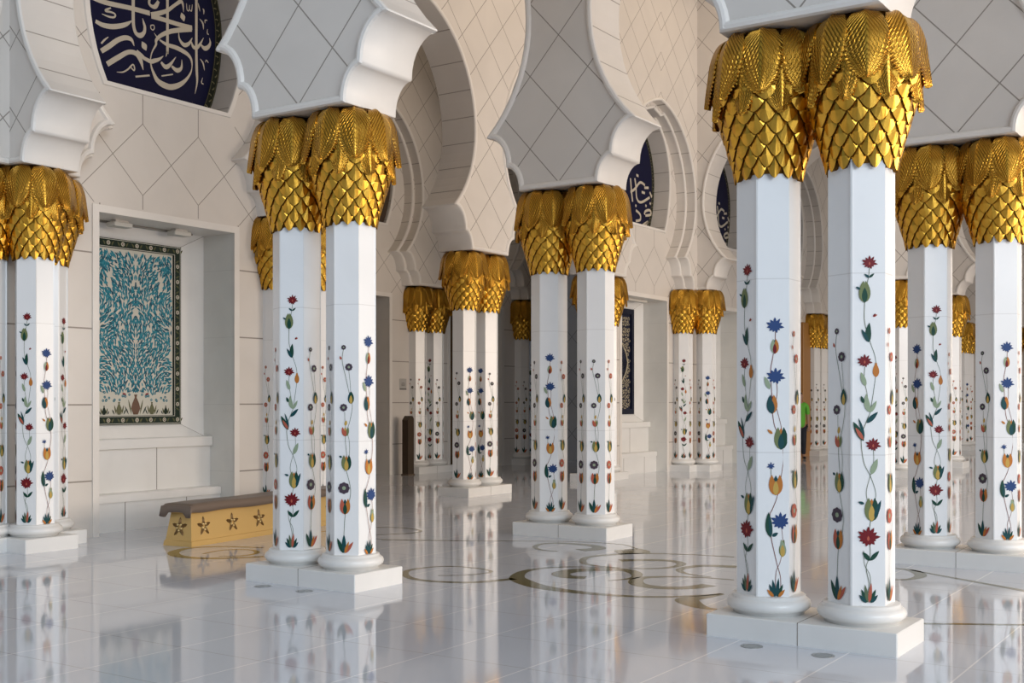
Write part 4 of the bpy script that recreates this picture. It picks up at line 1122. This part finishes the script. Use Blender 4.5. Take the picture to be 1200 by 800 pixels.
# ------------------------------------------------------------------ person in the far doorway
def skinned(name, pts, edges, mat, parent, root=0, sub=2):
    me = bpy.data.meshes.new(name); me.from_pydata([(x*S, y*S, z*S) for x, y, z, r in pts], edges, [])
    o = place(name, me, parent); o.modifiers.new('skin', 'SKIN').use_smooth_shade = True
    for d, p in zip(me.skin_vertices[0].data, pts): d.radius = (p[3]*S, p[3]*S)
    me.skin_vertices[0].data[root].use_root = True
    me.materials.append(mat)
    m_ = o.modifiers.new('sub', 'SUBSURF'); m_.levels = sub; m_.render_levels = sub
    bpy.context.view_layer.update()
    full = bpy.data.meshes.new_from_object(o.evaluated_get(bpy.context.evaluated_depsgraph_get()))
    o.modifiers.clear(); o.data = full; full.name = name
    for p in full.polygons: p.use_smooth = True
    return o
H = 1.13
M_SKIN = simple('skin', (.36, .20, .13), .55); M_GREENTOP = simple('green_cloth', (.12, .42, .04), .8); M_DARKTR = simple('dark_blue_cloth', (.012, .014, .022), .8); M_HAIR = simple('dark_hair', (.01, .008, .007), .6); M_SHOE = simple('dark_shoe', (.01, .01, .01), .5)
man = thing('person', 'far person in a green top and dark trousers standing in the brown doorway', 'person', (-2.95, 14.72, 0), math.radians(35))
body = [(0,0,.53*H,.07*H),(0,0,.62*H,.068*H),(0,0,.72*H,.075*H),(0,0,.80*H,.06*H),(0,0,.86*H,.032*H),(0,-.008,.90*H,.042*H),(0,-.010,.95*H,.050*H),(0,-.006,.985*H,.036*H)]
edges = [(k, k+1) for k in range(7)]
def chain(start, items):
    prev = start
    for it in items: body.append(it); edges.append((prev, len(body)-1)); prev = len(body)-1
    return prev
for s_ in (-1, 1):
    e_ = chain(3, [(s_*.105*H, 0, .80*H, .034*H), (s_*.125*H, .008, .64*H, .026*H), (s_*.125*H, -.02*H, .50*H, .019*H), (s_*.124*H, -.026*H, .465*H, .02*H)])
    for q, (dx, dy, dl) in enumerate(((-.012, -.004, .036), (-.005, -.002, .042), (.003, .0, .040), (.010, .003, .033))):
        chain(e_, [(s_*(.124 + dx)*H, (-.028 + dy)*H, .452*H, .0065*H), (s_*(.124 + dx*1.2)*H, (-.034 + dy)*H, (.452 - dl)*H, .0055*H)])
    chain(e_, [(s_*.112*H, -.042*H, .458*H, .0075*H), (s_*.110*H, -.050*H, .438*H, .006*H)])
    chain(0, [(s_*.05*H, 0, .48*H, .058*H), (s_*.055*H, -.004, .28*H, .038*H), (s_*.058*H, .006, .05*H, .024*H), (s_*.06*H, -.06*H, .02*H, .02*H)])
skinned('body', body, edges, M_SKIN, man)
skinned('nose', [(0, -.052*H, .945*H, .008*H), (0, -.060*H, .93*H, .010*H)], [(0, 1)], M_SKIN, man)
top = [(0,.002,.45*H,.088*H),(0,.002,.55*H,.092*H),(0,0,.64*H,.086*H),(0,0,.73*H,.088*H),(0,0,.815*H,.066*H)]; te = [(0,1),(1,2),(2,3),(3,4)]
for s_ in (-1, 1):
    top += [(s_*.108*H, 0, .80*H, .042*H), (s_*.125*H, .008, .65*H, .034*H)]; n_v = len(top); te += [(4, n_v-2), (n_v-2, n_v-1)]
skinned('green_top', top, te, M_GREENTOP, man)
tr = [(0,0,.52*H,.076*H)]; te = []
for s_ in (-1, 1):
    tr += [(s_*.05*H, 0, .47*H, .064*H), (s_*.055*H, -.004, .28*H, .046*H), (s_*.058*H, .004, .06*H, .036*H)]; n_v = len(tr); te += [(0, n_v-3), (n_v-3, n_v-2), (n_v-2, n_v-1)]
skinned('trousers', tr, te, M_DARKTR, man)
for s_ in (-1, 1): skinned('shoe', [(s_*.06*H, .012*H, .024*H, .024*H), (s_*.06*H, -.03*H, .024*H, .025*H), (s_*.062*H, -.085*H, .018*H, .018*H)], [(0,1),(1,2)], M_SHOE, man)
skinned('hair', [(0, .012, .935*H, .046*H), (0, .006, .975*H, .050*H), (0, -.012, .998*H, .034*H)], [(0,1),(1,2)], M_HAIR, man)
